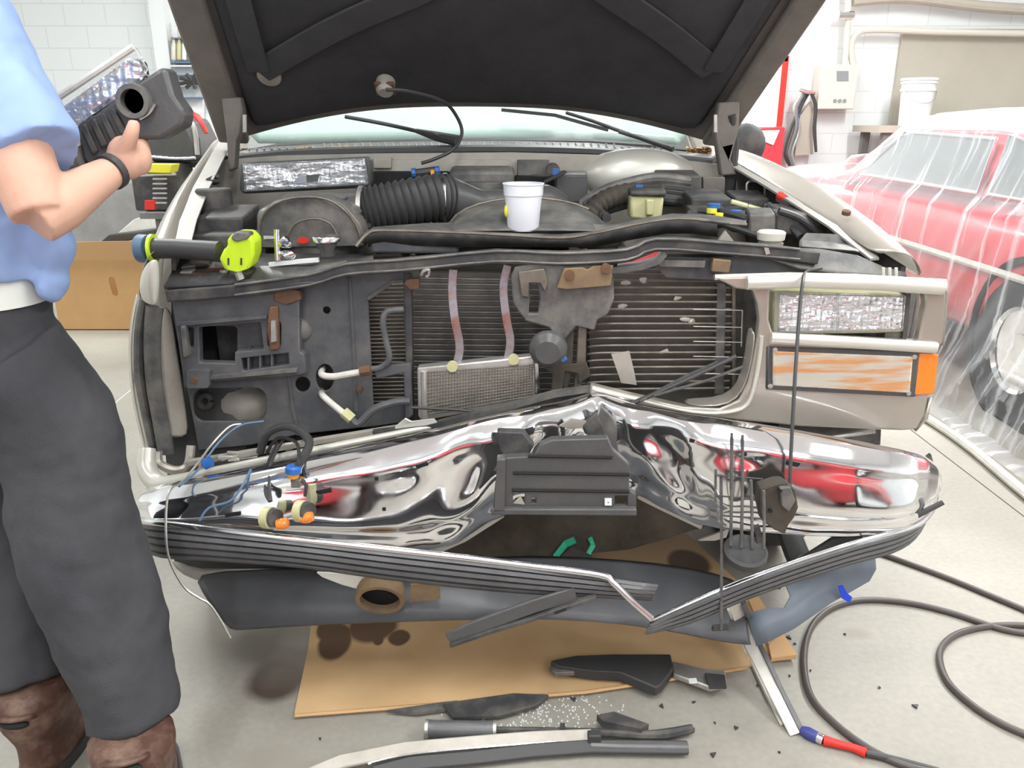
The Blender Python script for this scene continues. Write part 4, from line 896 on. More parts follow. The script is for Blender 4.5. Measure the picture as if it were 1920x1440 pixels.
for x, y, m_ in ((1386, 384, 'cream'), (1418, 393, 'cream')): tp('fuse_label', box(W(x, y, Y=2.36)+V(0, 0, .003), (.05, .03, .010), (.1, .25, -.2)), m_, bev=.003)
for x, y in ((1338, 390), (1378, 402)):
    k_ = cyl(x, y, 2.24, .018, .012, 'blue', 'battery_cap'); 
for x, y in ((1334, 398), (1346, 407)): cyl(x, y+2, 2.23, .014, .014, 'yellow', 'battery_plug')
tp('battery_cable', tube(ws([(1462, 368, 2.35), (1480, 382, 2.33), (1510, 405, 2.3), (1560, 432, 2.25), (1590, 448, 2.2)]), [.018, .016, .02, .022, .02], 10, sm=4), 'dusty_grey')
tp('red_terminal', tube(ws([(1458, 364, 2.34), (1472, 372, 2.33)]), .011, 10), 'red')
for P in ([(1460, 395, 2.2), (1500, 410, 2.2), (1540, 440, 2.2)], [(1440, 384, 2.3), (1470, 410, 2.25), (1500, 444, 2.2)], [(1290, 400, 2.3), (1340, 415, 2.26), (1420, 440, 2.2)], [(1310, 396, 2.3), (1360, 398, 2.25), (1400, 410, 2.2)]):
    tp('wiring_loom', tube(ws(P), .010, 8, sm=4), 'rubber')
wc = tp('washer_filler', lathe([(.020, -.05), (.024, -.02), (.034, -.012), (.036, .006), (.031, .010), (0, .010)], W(1446, 440, Y=2.06), (0, 0, 1), 22), 'panel_box')
tp('filler_neck', lathe([(.022, -.06), (.032, -.012), (.0, -.01)], W(1446, 446, Y=2.06), (0, 0, 1), 18), 'pale_metal', wc)
for P in ([(1345, 455, 2.06), (1362, 432, 2.06), (1378, 452, 2.06)], ):
    tp('torn_liner', jit(plate(P+[(1370, 458, 2.06)], 2.06, .01), .005), 'pale_metal')
# fan shroud cover with the dome in it
shc = tp('shroud_cover', prism(ws([(676, 440, 2.10), (700, 425, 2.16), (800, 418, 2.22), (1000, 414, 2.26), (1130, 424, 2.22), (1180, 414, 2.2), (1260, 400, 2.2), (1330, 402, 2.18), (1400, 413, 2.12), (1395, 420, 2.09), (1330, 412, 2.08), (1250, 411, 2.08), (1180, 424, 2.06), (1060, 444, 2.03), (960, 440, 2.03), (860, 436, 2.04), (730, 434, 2.06), (690, 438, 2.06)]), (0, 0, -.006)), 'dusty_grey', bev=.002)
edge = [(668, 462, 2.05), (690, 438, 2.06), (720, 432, 2.06), (860, 436, 2.04), (960, 441, 2.03), (1050, 446, 2.03), (1110, 438, 2.045), (1180, 423, 2.06), (1250, 411, 2.08), (1300, 411, 2.08), (1345, 417, 2.09), (1400, 421, 2.09)]
tp('cover_edge', tube(ws(edge), .005, 8, sm=3), 'fin', shc)
tp('cover_lip', sheet([ws([(x, y+2, Y-.002) for x, y, Y in edge[1:-1]]), ws([(x, min(y+26, 462), Y+.03) for x, y, Y in edge[1:-1]])]), 'dusty_black', shc, sol=.005)
dome = [[W(lerp(842, 1135, (1-math.cos(PI*i/14))/2), 434-(62*math.sin(PI*i/14)**.9)*s, Y=lerp(2.05, 2.3, s)) for i in range(15)] for s in (0, .4, .8, 1)]
tp('fan_shroud_dome', sheet(dome), 'dusty_grey', shc, sol=.006, sub=1)
tp('dome_edge', tube([p+V(0, -.004, .002) for p in dome[-1][:-3]], .005, 8), 'fin', shc)
bxw('radiator_top_tank', 694, 446, 860, 476, 2.08, .06, 'panel_grey', None, .008)
tp('engine_front', jit(blob(W(880, 470, Y=2.22), (.17, .08, .05)), .03, 14), 'grease')
rr = random.Random(5)
for k in range(26):
    x = rr.uniform(700, 1240); y = rr.uniform(448, 476); Y = rr.uniform(2.08, 2.3)
    tp('engine_fitting', jit(blob(W(x, y, Y=Y), (rr.uniform(.01, .05), .02, rr.uniform(.006, .018)), 6, 8), .012, 30), rr.choice(['grease', 'dusty_grey', 'fin', 'dark', 'grease']))
for k in range(10):
    x = rr.uniform(330, 470); y = rr.uniform(468, 530)
    tp('inner_bracket', jit(box(W(x, y, Y=2.0+(530-y)*.001)+V(0, 0, .006), (rr.uniform(.01, .05), .02, rr.uniform(.006, .02))), .008, 30), rr.choice(['grease', 'dusty_grey', 'rust', 'pale_metal', 'dark']), bev=.003)
tp('engine_block', jit(loftc([[V(-.45, 2.15, z), V(.35, 2.15, z), V(.35, 2.7, z), V(-.45, 2.7, z)] for z in (.5, .8, .98)]), .02), 'grease')
tp('side_bin', loftc([[V(-.8, 2.1, z), V(-.45, 2.1, z), V(-.45, 2.65, z), V(-.8, 2.65, z)] for z in (.5, .9)]), 'dusty_black')
tp('side_bin', loftc([[V(.42, 2.1, z), V(.78, 2.1, z), V(.70, 2.6, z), V(.42, 2.6, z)] for z in (.5, .93)]), 'dusty_black')

# ---- things lying on the bay edge
c = W(981, 431, Y=2.09)
t = empty('paint_cup', c, 'white plastic mixing cup of grey paint standing on the radiator shroud', 'cup')
k_ = (W(1018, 350, Y=2.09)-W(944, 350, Y=2.09)).length/2; h = (W(981, 340, Y=2.09)-W(981, 428, Y=2.09)).length
obj('cup_body', lathe([(k_*.76, 0), (k_*.80, .004), (k_*.93, h*.72), (k_*.93, h*.73), (k_*1.0, h*.75), (k_*1.02, h*.97), (k_*1.06, h*.975), (k_*1.06, h), (k_*.97, h), (k_*.95, h*.7), (k_*.76, .01), (0, .008)], c, n=40), M['cup'], t)
obj('paint', lathe([(0, h*.80), (k_*.965, h*.80)], c, n=40), M['paint_liquid'], t)
obj('yellow_drip', blob(c+V(-k_*.86, -.012, h*.42), (.006, .008, .016), 8, 10), M['yellow'], t)
t = empty('cordless_light', W(380, 490, Y=1.99), 'yellow green and black cordless tool lying on the left fender corner', 'power tool')
obj('grip', tube(ws([(284, 466, 2.0), (320, 466, 1.99), (360, 468, 1.98), (412, 472, 1.97)]), [.027, .025, .024, .026], 16, sm=3), M['rubber'], t)
hd_ = obj('lime_head', jit(plate([(410, 486), (418, 468), (426, 462), (424, 450), (436, 436), (462, 436), (476, 450), (476, 478), (468, 504), (446, 512), (420, 506)], 1.93, .07), .002), M['lime'], t, bev=.014, seg=3)
for x in (428, 452): obj('vent_slot', plate(rect(x-1.5, 484, x+1.5, 497), 1.928, .01), M['rubber'], hd_)
obj('grey_switch', jit(plate([(430, 446), (440, 434), (468, 436), (466, 448), (440, 454)], 1.925, .04), .002), M['dusty_grey'], t, bev=.006)
obj('bezel_ring', tube(ws([(284, 466, 2.0), (290, 466, 2.0)]), .036, 20), M['lime'], t)
obj('blue_cap', tube(ws([(258, 466, 2.01), (264, 466, 2.01), (280, 466, 2.005)]), [.032, .036, .034], 20), M['dull_blue'], t)
obj('spout', tube(ws([(446, 510, 1.95), (452, 524, 1.95)]), .010, 10), M['alu'], t)
t = empty('air_fitting_tool', W(520, 490, Y=2.0), 'small silver T shaped air tool standing on the radiator support', 'tool')
obj('stem', tube(ws([(519, 430, 1.99), (521, 488, 1.985)]), .008, 12), M['bright_metal'], t)
obj('side_nozzle', tube(ws([(496, 446, 1.99), (519, 446, 1.99)]), .008, 12), M['bright_metal'], t)
obj('knob', jit(blob(W(536, 456, Y=1.985), (.018, .012, .014)), .006, 60), M['chrome'], t)
obj('lower_knob', jit(blob(W(538, 478, Y=1.985), (.020, .012, .010)), .006, 60), M['chrome'], t)
t = empty('silver_capped_cup', W(614, 478, Y=1.99), 'black bottle with a wide silver cap on the radiator support', 'bottle')
c = W(614, 480, Y=1.99)
obj('bottle', lathe([(.016, 0), (.018, .015), (.026, .03), (.026, .036)], c, n=20), M['black_plastic'], t)
obj('cap', lathe([(.034, .036), (.036, .038), (.036, .047), (.034, .05), (0, .05)], c, n=28), M['bright_metal'], t)

# ---- lower structure
tp('frame_crossmember', jit(loftc([[W(x, y0, Y=2.02), W(x, y0, Y=2.2), W(x, y1, Y=2.2), W(x, y1, Y=2.0)] for x, y0, y1 in ((560, 900, 1030), (800, 900, 1045), (1000, 880, 1048), (1180, 880, 1030), (1320, 880, 985), (1480, 880, 975))]), .008), 'grease')
for x in (470, 1440): tp('frame_rail', box(V(W(x, 900, Y=2.2).x, 2.9, .50), (.09, 1.7, .16)), 'grease', bev=.008)
tp('rubber_duct', tube(ws([(1480, 985, 1.9), (1484, 1010, 1.86), (1500, 1050, 1.80), (1520, 1075, 1.78)]), [.03, .032, .034, .03], 10, sm=4, flat=.6), 'rubber')
# ---- front bumper: chrome face bar bent into a V
ST = [ # px top, py top, Y top, px bottom, py bottom, Y bottom
 (246, 934, 1.84, 250, 966, 1.84), (262, 928, 1.77, 262, 975, 1.77), (300, 920, 1.70, 292, 985, 1.70), (360, 908, 1.665, 350, 995, 1.675),
 (440, 892, 1.65, 440, 1006, 1.67), (520, 876, 1.65, 520, 1015, 1.67), (600, 861, 1.655, 600, 1024, 1.68), (680, 846, 1.66, 680, 1030, 1.69),
 (750, 832, 1.67, 745, 1034, 1.71), (820, 814, 1.685, 802, 1033, 1.73), (880, 799, 1.70, 856, 1018, 1.75), (940, 785, 1.725, 915, 978, 1.79),
 (1000, 773, 1.75, 975, 955, 1.82), (1050, 763, 1.78, 1035, 940, 1.85), (1090, 752, 1.81, 1080, 930, 1.87), (1120, 742, 1.83, 1120, 925, 1.88),
 (1150, 752, 1.81, 1155, 925, 1.87), (1190, 766, 1.78, 1200, 930, 1.84), (1235, 777, 1.745, 1255, 955, 1.80), (1285, 786, 1.715, 1310, 984, 1.76),
 (1350, 795, 1.69, 1360, 992, 1.72), (1430, 806, 1.67, 1430, 998, 1.70), (1510, 819, 1.66, 1510, 1004, 1.68), (1590, 833, 1.66, 1590, 1006, 1.68),
 (1660, 846, 1.67, 1655, 1002, 1.69), (1710, 856, 1.69, 1700, 990, 1.70), (1740, 864, 1.72, 1728, 972, 1.73), (1758, 878, 1.77, 1746, 952, 1.78), (1764, 890, 1.84, 1758, 930, 1.85)]
G = []
DF = .0
for i in range(len(ST)-1):
    for k in range(4 if i < len(ST)-2 else 5):
        t_ = k/4; s = [lerp(a, b, t_) for a, b in zip(ST[i], ST[i+1])]
        a, b = W(s[0], s[1], Y=s[2]), W(s[3], s[4], Y=s[5]-.062); row = [a+V(0, .07, -.012), a+V(0, .035, .0)]
        crumple = math.exp(-((s[0]-1120)/250)**2)
        for j in range(19):
            f = j/18; p = a.lerp(b, f)
            edge_ = 1-max(0, min(1, (s[0]-1690)/70, 1))*.7 if s[0] > 1500 else 1-max(0, min(1, (300-s[0])/60))*.6
            bul = (.030*(1-abs(2*f-1)**2.6) + .010*math.exp(-((f-.14)/.09)**2) - .010*math.exp(-((f-.80)/.05)**2))*(1-.25*crumple)*edge_
            u = s[0]
            wv = .013*crumple*noise.noise(V(u*.013, f*2.6, 1.7))+.013*crumple*noise.noise(V(u*.030, f*3.5, 7.1))*(.4+f) \
                + .007*math.exp(-((u-870)/90)**2)*math.sin(u*.04+f*4) + .010*math.exp(-((u-1250)/70)**2)*math.sin(u*.04-f*4) + .0045*noise.noise(V(u*.010, f*2.4, 3))
            row.append(p+V(0, -bul-wv, .004*crumple*noise.noise(V(u*.02, f*3, 9))))
        row += [b+V(0, .012, -.004), b+V(0, .05, -.006)]
        G.append(row)
bmp = tp('front_bumper', sheet(G), 'chrome', sol=.004, sub=1)
def bslot(px, py, Y, w_, h_, rot=0):
    a = math.radians(rot); c_ = W(px, py, Y=Y)
    P = [c_+V(x*math.cos(a)-z*math.sin(a), 0, x*math.sin(a)+z*math.cos(a)) for x, z in ((-w_, -h_), (w_, -h_), (w_, h_), (-w_, h_))]
    return P
for (x, y, rot, w_, h_) in ((436, 965, 8, .017, .004), (607, 922, 12, .017, .005), (791, 873, 18, .014, .004), (1305, 828, -10, .014, .004), (1487, 870, -12, .015, .005), (720, 955, 0, .004, .004), (706, 898, 0, .004, .004), (1397, 852, 0, .004, .004)):
    # find the face depth at this pixel
    i = min(range(len(G)), key=lambda q: abs(G[q][10].x/ (G[q][10].y*CP-(G[q][10].z-CAMZ)*SP)*F+960-x))
    j = min(range(2, 21), key=lambda q: abs(720-F*((G[i][q].z-CAMZ)*CP+G[i][q].y*SP)/(G[i][q].y*CP-(G[i][q].z-CAMZ)*SP)-y))
    Yf = G[i][j].y
    tp('bolt_slot', prism(bslot(x, y, Yf-.0045, w_, h_, rot), (0, .012, 0)), 'dark', bmp)
tp('bumper_lip', strap(ws([(806, 1036, 1.72), (870, 1008, 1.735), (942, 962, 1.76)]), .020, .012), 'paint_edge', bmp, bev=.002)
tp('bumper_lip', strap(ws([(1196, 928, 1.80), (1250, 955, 1.775), (1316, 986, 1.735)]), .016, .012), 'paint_edge', bmp, bev=.002)
tp('chalk_mark', join(*[tube(ws(P, 1.722), .0018, 5) for P in ([(862, 996), (858, 1002), (866, 1004), (860, 1008)], [(872, 992), (868, 998), (876, 999), (871, 1004)], [(880, 990), (878, 998)])]), 'yellow', bmp)
tp('end_flap', plate([(1738, 858), (1746, 852), (1750, 866)], 1.76, .01), 'dusty_black', bmp)
# torn plate of crushed metal behind the peak
tp('crushed_bracket', jit(plate([(1128, 760), (1150, 790), (1180, 850), (1230, 920), (1190, 900), (1140, 830), (1120, 790)], 1.775, .02), .012, 20), 'dusty_grey', bmp, bev=.003)
tp('crushed_bracket', jit(plate([(930, 810), (985, 815), (1000, 835), (985, 860), (940, 850)], 1.66, .02), .01, 20), 'dusty_black', bmp, bev=.004)
tp('crushed_bracket', jit(plate([(1090, 800), (1120, 770), (1130, 800), (1150, 850), (1175, 880), (1160, 900), (1120, 850)], 1.70, .02), .012, 24), 'dusty_black', bmp, bev=.003)
tp('torn_flake', jit(plate([(1050, 798), (1070, 785), (1100, 790), (1100, 805), (1072, 806)], 1.70, .006), .006, 30), 'pale_metal', bmp)
# licence plate bracket
lb = tp('license_plate_bracket', plate([(935, 862), (955, 858), (1000, 856), (1012, 835), (1035, 825), (1140, 822), (1150, 845), (1180, 872), (1180, 920), (1193, 928), (1193, 962), (923, 962), (928, 915)], 1.60, .025,
     [rect(962, 926, 984, 946), rect(997, 934, 1005, 944), rect(1153, 930, 1177, 954)]), 'black_plastic', bmp, bev=.003)
for y0, x0, x1 in ((858, 990, 1148), (890, 962, 1180), (922, 960, 1180)): tp('bracket_crease', tube(ws([(x0, y0-3), (x1, y0)], 1.598), .0035, 6), 'dark', lb)
tp('bracket_flange', plate([(932, 862), (948, 860), (946, 960), (926, 962)], 1.585, .03), 'black_plastic', lb, bev=.003)
tp('bracket_flange', plate([(922, 955), (1194, 955), (1194, 968), (922, 966)], 1.585, .03), 'black_plastic', lb, bev=.003)
tp('white_clip', plate(rect(1134, 936, 1147, 948), 1.594, .006, [rect(1139, 941, 1142, 944)]), 'white', lb)
tp('paper_flag', plate([(962, 944), (976, 930), (984, 946)], 1.597, .003), 'pale_metal', lb)
# grille surround remains above the bumper on the left
gs = tp('grille_surround_remains', tube(ws([(276, 842, 1.93), (276, 880, 1.90), (296, 905, 1.87), (330, 902, 1.84), (420, 880, 1.80), (560, 850, 1.80), (700, 822, 1.82), (830, 796, 1.84)]), [.022, .026, .024, .018, .012, .010, .009, .007], 12, sm=5), 'paint_edge')
tp('surround_corner', tube(ws([(296, 846, 1.94), (300, 870, 1.93), (330, 882, 1.92), (352, 872, 1.93), (358, 835, 1.95)]), .012, 8, sm=4), 'paint', gs)
tp('surround_rail', strap(ws([(350, 868, 1.9), (460, 850, 1.86), (600, 826, 1.86), (760, 800, 1.88)]), .012, .02), 'pale_metal', gs)
rr = random.Random(9)
for k in range(24):
    x = rr.uniform(380, 820); y = 872-(x-340)*.155+rr.uniform(-10, 6)
    tp('broken_clip', jit(box(W(x, y, Y=1.86), (rr.uniform(.012, .05), .012, rr.uniform(.004, .012)), (0, -.16+rr.uniform(-.2, .2), 0)), .005, 40), rr.choice(['pale_metal', 'trim_white', 'dusty_black', 'paint_edge', 'dusty_black']), gs, bev=.002)
tp('torn_white_plate', jit(plate([(738, 800), (758, 785), (770, 792), (816, 783), (830, 805), (800, 808), (765, 812), (742, 832)], 1.83, .006), .008, 20), 'trim_white', gs)
tp('black_trim_strip', strap(ws([(700, 812, 1.84), (800, 800, 1.84), (940, 765, 1.83), (1040, 738, 1.86), (1108, 728, 1.88)]), .014, .02), 'dusty_black', gs)
tp('black_trim_wedge', plate([(948, 775), (1000, 752), (1110, 726), (1100, 742), (1040, 756), (975, 780)], 1.88, .012), 'dusty_black', gs)
tp('thin_rod', tube(ws([(772, 764, 1.9), (860, 768, 1.9), (940, 778, 1.9)]), .004, 6), 'rubber', gs)
# lower valance
val = tp('air_dam', sheet([ws(r) for r in (
  [(350, 1072, 1.80), (480, 1066, 1.75), (660, 1062, 1.73), (860, 1045, 1.76), (980, 1038, 1.82), (1100, 1042, 1.86), (1240, 1052, 1.84), (1350, 1072, 1.80), (1400, 1095, 1.74)],
  [(375, 1110, 1.72), (480, 1100, 1.68), (660, 1098, 1.66), (860, 1100, 1.66), (980, 1105, 1.68), (1100, 1110, 1.70), (1240, 1122, 1.70), (1350, 1136, 1.67), (1402, 1150, 1.64)],
  [(400, 1150, 1.67), (500, 1146, 1.63), (660, 1146, 1.62), (860, 1142, 1.62), (980, 1145, 1.63), (1100, 1148, 1.64), (1240, 1158, 1.64), (1350, 1176, 1.62), (1405, 1188, 1.60)],
  [(432, 1186, 1.66), (520, 1178, 1.62), (660, 1172, 1.61), (860, 1165, 1.605), (980, 1164, 1.61), (1100, 1166, 1.62), (1240, 1182, 1.61), (1350, 1208, 1.59), (1412, 1214, 1.58)],
  [(440, 1180, 1.70), (520, 1172, 1.67), (660, 1166, 1.66), (860, 1158, 1.66), (980, 1156, 1.66), (1100, 1158, 1.67), (1240, 1174, 1.66), (1350, 1200, 1.64), (1412, 1206, 1.63)])]), 'valance', sol=.004, sub=1)
tp('dam_end', sheet([ws([(1400, 1150, 1.64), (1418, 1212, 1.58)]), ws([(1440, 1140, 1.62), (1440, 1204, 1.59)]), ws([(1470, 1140, 1.62), (1490, 1178, 1.60)]), ws([(1482, 1118, 1.64), (1560, 1130, 1.65)]), ws([(1468, 1085, 1.68), (1630, 1090, 1.72)]), ws([(1480, 1060, 1.71), (1642, 1068, 1.76)]), ws([(1500, 1040, 1.73), (1640, 1040, 1.79)])]), 'valance_blue', val, sol=.004)
tp('blue_tape', jit(plate([(1571, 1100), (1580, 1098), (1588, 1112), (1597, 1120), (1592, 1130), (1578, 1122)], 1.655, .003), .003), 'blue_bright', val)
tp('lower_skirt', sheet([ws([(310, 1040, 1.85), (420, 1052, 1.80), (560, 1066, 1.77), (700, 1070, 1.78)]), ws([(322, 1066, 1.80), (420, 1084, 1.76), (560, 1086, 1.73), (700, 1078, 1.74)]), ws([(360, 1090, 1.80), (430, 1098, 1.76), (560, 1098, 1.74), (700, 1086, 1.75)])]), 'pale_metal', val, sol=.005, sub=1)
tp('skirt_bolster', strap(ws([(330, 1040, 1.84), (380, 1050, 1.8), (560, 1052, 1.78)]), .03, .03), 'rubber', val)
rg = tp('fog_lamp_ring', ring([(.044, .018), (.054, .018), (.058, 0), (.056, -.018), (.046, -.018)], W(714, 1114, Y=1.597), (0, 1, .45)), 'rust_tan', val)
tp('ring_hollow', lathe([(0, 0), (.048, 0)], W(714, 1114, Y=1.597), (0, 1, .45)), 'dark', val)
tp('tan_patch', plate([(770, 1096), (824, 1092), (826, 1124), (768, 1130)], 1.612, .004), 'rust_tan', val)
tp('white_torn_shard', plate([(594, 1074), (688, 1078), (676, 1106), (640, 1096), (604, 1082)], 1.60, .006), 'trim_white', val)
# ---- torn rubber impact strip with chrome bead
RS = [(246, 974, 1.78), (262, 980, 1.68), (300, 984, 1.60), (400, 996, 1.56), (560, 1014, 1.55), (720, 1032, 1.55), (880, 1050, 1.54), (1000, 1065, 1.54), (1110, 1080, 1.54), (1234, 1098, 1.54)]
RB = [(250, 1008, 1.78), (264, 1026, 1.68), (304, 1044, 1.60), (400, 1050, 1.56), (560, 1062, 1.55), (720, 1084, 1.55), (880, 1102, 1.54), (1000, 1112, 1.54), (1110, 1118, 1.54), (1222, 1124, 1.54)]
st = empty('bumper_strip', V(0, 1.6, .2), 'long grey ribbed rubber bumper strip with chrome bead, torn loose and bent into a V', 'bumper trim')
rows = []
for f in [k/14 for k in range(15)]:
    rows.append([W(lerp(a[0], b[0], f), lerp(a[1], b[1], f), Y=a[2]-(.012 if (round(f*14) % 3) else .003)-.012*math.sin(PI*f)) for a, b in zip(RS, RB)])
lr = obj('ribbed_rubber', sheet([smooth_path(r, 3) for r in rows]), M['strip_grey'], st, sol=.008, ang=20)
CB = RS[:-2]+[(1125, 1081, 1.525), (1150, 1096, 1.515), (1185, 1130, 1.50), (1222, 1163, 1.49)]
obj('chrome_bead', tube(ws([(x, y-3, Y-.012) for x, y, Y in CB]), .0078, 12, sm=5), M['bright_metal'], st)
RT = [(1222, 1166, 1.49), (1300, 1130, 1.505), (1400, 1088, 1.53), (1500, 1052, 1.56), (1600, 1020, 1.59), (1680, 998, 1.63), (1722, 982, 1.68), (1746, 958, 1.74), (1754, 928, 1.80)]
obj('chrome_bead', tube(ws(RT), .0078, 12, sm=5), M['bright_metal'], st)
rows = []
for k in range(12):
    f = k/11; rows.append([W(x+lerp(-2, -8, f)*(1 if i else 1.5), y+lerp(4, (22 if i < 1 else 38 if i < 6 else 28 if i == 6 else 12), f), Y=Y-.008-(.006 if k % 3 else 0)+.008*f) for i, (x, y, Y) in enumerate(RT)])
obj('ribbed_rubber', sheet([smooth_path(r, 3) for r in rows]), M['strip_grey'], st, sol=.007, ang=20)
obj('clip_tab', tube(ws([(1640, 1012, 1.66), (1680, 986, 1.66), (1768, 942, 1.66)]), [.010, .008, .006], 8), M['rubber'], st)
obj('rear_gusset', plate([(1500, 1050), (1560, 1012), (1600, 1006), (1690, 996), (1600, 1020)], 1.63, .01), M['rubber'], st)
obj('bead_clip', box(W(1626, 1012, Y=1.62), (.02, .01, .01)), M['alu'], st)
# ---- dangling lamps, wires, latch cable
wh = tp('lamp_wiring', tube(ws([(488, 848, 1.82), (500, 815, 1.80), (530, 800, 1.78), (560, 806, 1.76), (580, 830, 1.72), (566, 862, 1.66), (556, 880, 1.60)]), .010, 10, sm=5), 'rubber')
for P in ([(520, 830, 1.80), (502, 870, 1.70), (498, 920, 1.60), (506, 940, 1.57)], [(530, 826, 1.8), (508, 868, 1.68), (505, 915, 1.6), (508, 940, 1.57)], [(566, 900, 1.56), (574, 910, 1.56), (572, 930, 1.56)], [(500, 850, 1.82), (520, 822, 1.8), (556, 830, 1.76), (560, 870, 1.6)]):
    tp('wire', tube(ws(P), .004, 6, sm=4), 'rubber', wh)
for (x, y) in ((504, 968), (566, 956)):
    a = W(x-7, y+2, Y=1.545); b = W(x+14, y+4, Y=1.535)
    s_ = tp('bulb_socket', tube([a, a.lerp(b, .6)], [.024, .024], 14), 'cream', wh)
    tp('lamp_body', tube([a.lerp(b, .5)+V(0, .004, 0), b], [.022, .020], 14), 'dusty_black', wh)
    c_ = W(x+(26 if x < 530 else 10), y+14, Y=1.53); tp('amber_bulb', lathe([(0, -.012), (.011, -.012), (.013, 0), (.010, .012), (0, .014)], c_, (1, 0, .2), 14), 'amber', wh)
c_ = W(550, 886, Y=1.60); tp('blue_lock_ring', lathe([(.018, 0), (.018, .012), (.014, .016)], c_, (.1, .1, 1), 14), 'blue', wh)
tp('orange_seal', lathe([(.012, -.012), (.014, 0)], c_, (.1, .1, 1), 12), 'orange', wh)
tp('grey_plug', box(c_+V(.004, 0, -.024), (.020, .016, .02)), 'dusty_grey', wh, bev=.002)
c_ = W(386, 869, Y=1.74); tp('blue_lock_ring', tube([c_-V(.004, 0, .003), c_+V(.012, 0, .006)], .013, 12), 'blue', wh)
tp('orange_seal', tube([c_-V(.014, 0, .006), c_], .009, 10), 'orange', wh)
for P, m_ in (([(452, 795, 1.86), (430, 800, 1.84), (400, 830, 1.8), (370, 870, 1.72), (340, 905, 1.64), (322, 915, 1.58), (313, 940, 1.54), (311, 1000, 1.50), (318, 1050, 1.50), (345, 1100, 1.50), (375, 1122, 1.50), (392, 1132, 1.50), (412, 1160, 1.50), (432, 1196, 1.50)], 'alu'), ([(495, 790, 1.86), (450, 798, 1.84), (410, 830, 1.8), (372, 880, 1.72), (336, 912, 1.62)], 'dull_blue'), ([(470, 880, 1.66), (452, 915, 1.6), (430, 940, 1.58), (392, 952, 1.57), (374, 976, 1.56)], 'dull_blue')):
    tp('loose_wire', tube(ws(P), .0028, 6, sm=5), m_, wh)
# hanging latch on its cable
lc = tp('release_cable', tube(ws([(1540, 503, 1.93), (1512, 510, 1.90), (1505, 530, 1.80), (1498, 600, 1.74), (1490, 720, 1.66), (1483, 850, 1.60), (1481, 915, 1.575)]), .004, 8, sm=4), 'rubber')
tp('latch_body', jit(plate([(1428, 920), (1458, 908), (1474, 908), (1492, 920), (1497, 950), (1490, 972), (1478, 985), (1470, 1002), (1452, 996), (1430, 980), (1424, 950)], 1.545, .04), .006, 30), 'grease', lc, bev=.006)
tp('latch_plate', jit(plate([(1462, 915), (1482, 915), (1492, 940), (1480, 962), (1466, 950)], 1.535, .02), .003, 30), 'dusty_grey', lc, bev=.003)
tp('latch_hole', plate(ell(1445, 958, 4, 4, 10), 1.54, .01), 'dark', lc)
tp('latch_hole', plate(ell(1464, 921, 3, 3, 10), 1.53, .01), 'dark', lc)

# ================================================ floor: cardboard, broken parts, hoses
def fz(pts, z=0): return [W(x, y, Z=z) for x, y in pts]
nt, N, L, B = node_mat('cardboard')
tcn = N.new('ShaderNodeTexCoord').outputs['Object']
col, fac = noisecol(nt, tcn, 5, (.56, .36, .18), (.64, .43, .23))
cbc = [W(x, y, Z=0) for x, y in [(585, 1160), (552, 1342), (1100, 1297), (1490, 1232), (1280, 985)]]
lo = Vector([min(p[i] for p in cbc) for i in (0, 1)]); hi = Vector([max(p[i] for p in cbc) for i in (0, 1)]); cc = (lo+hi)/2
def sp(x, y, rx, ry):
    p = W(x, y, Z=0); q = W(x+rx, y, Z=0); r = W(x, y-ry, Z=0); return (p.x-cc.x, p.y-cc.y, (q-p).length, (r-p).length)
out = spots(nt, tcn, [sp(630, 1206, 34, 36), sp(700, 1175, 50, 34), sp(748, 1198, 22, 17), sp(1290, 1060, 44, 28), sp(710, 1202, 12, 12), sp(620, 1180, 26, 26)], col, (.13, .075, .045), .2, .02)
L.new(out, B.inputs['Base Color']); B.inputs['Roughness'].default_value = .7
cb = obj('cardboard_sheet', prism(fz([(585, 1160), (578, 1220), (552, 1342), (800, 1322), (1100, 1297), (1400, 1252), (1490, 1232), (1395, 1105), (1270, 985), (900, 985), (620, 1080)], .001), (0, 0, .006)), M['cardboard'], sm=False, label='flattened brown cardboard with round oil stains on the floor beneath the bumper', cat='cardboard')
t = empty('torn_cardboard_corner', W(1460, 1215, Z=.007), 'crumpled taped corner piece of cardboard at the end of the flattened sheet', 'cardboard')
obj('flap', jit(prism(fz([(1440, 1218), (1466, 1190), (1492, 1236), (1445, 1240)], .010), (0, 0, .012)), .004, 30), M['card_edge'], t)
obj('flap_fold', jit(prism(fz([(1404, 1128), (1420, 1120), (1468, 1195), (1442, 1215)], .010), (0, 0, .008)), .003, 20), M['card_edge'], t)
obj('card_edge_strip', tube(fz([(553, 1342), (800, 1323), (1100, 1298), (1400, 1253)], .011), .004, 6), M['card_edge'], label='pale cut front edge of the flattened cardboard sheet', cat='cardboard')
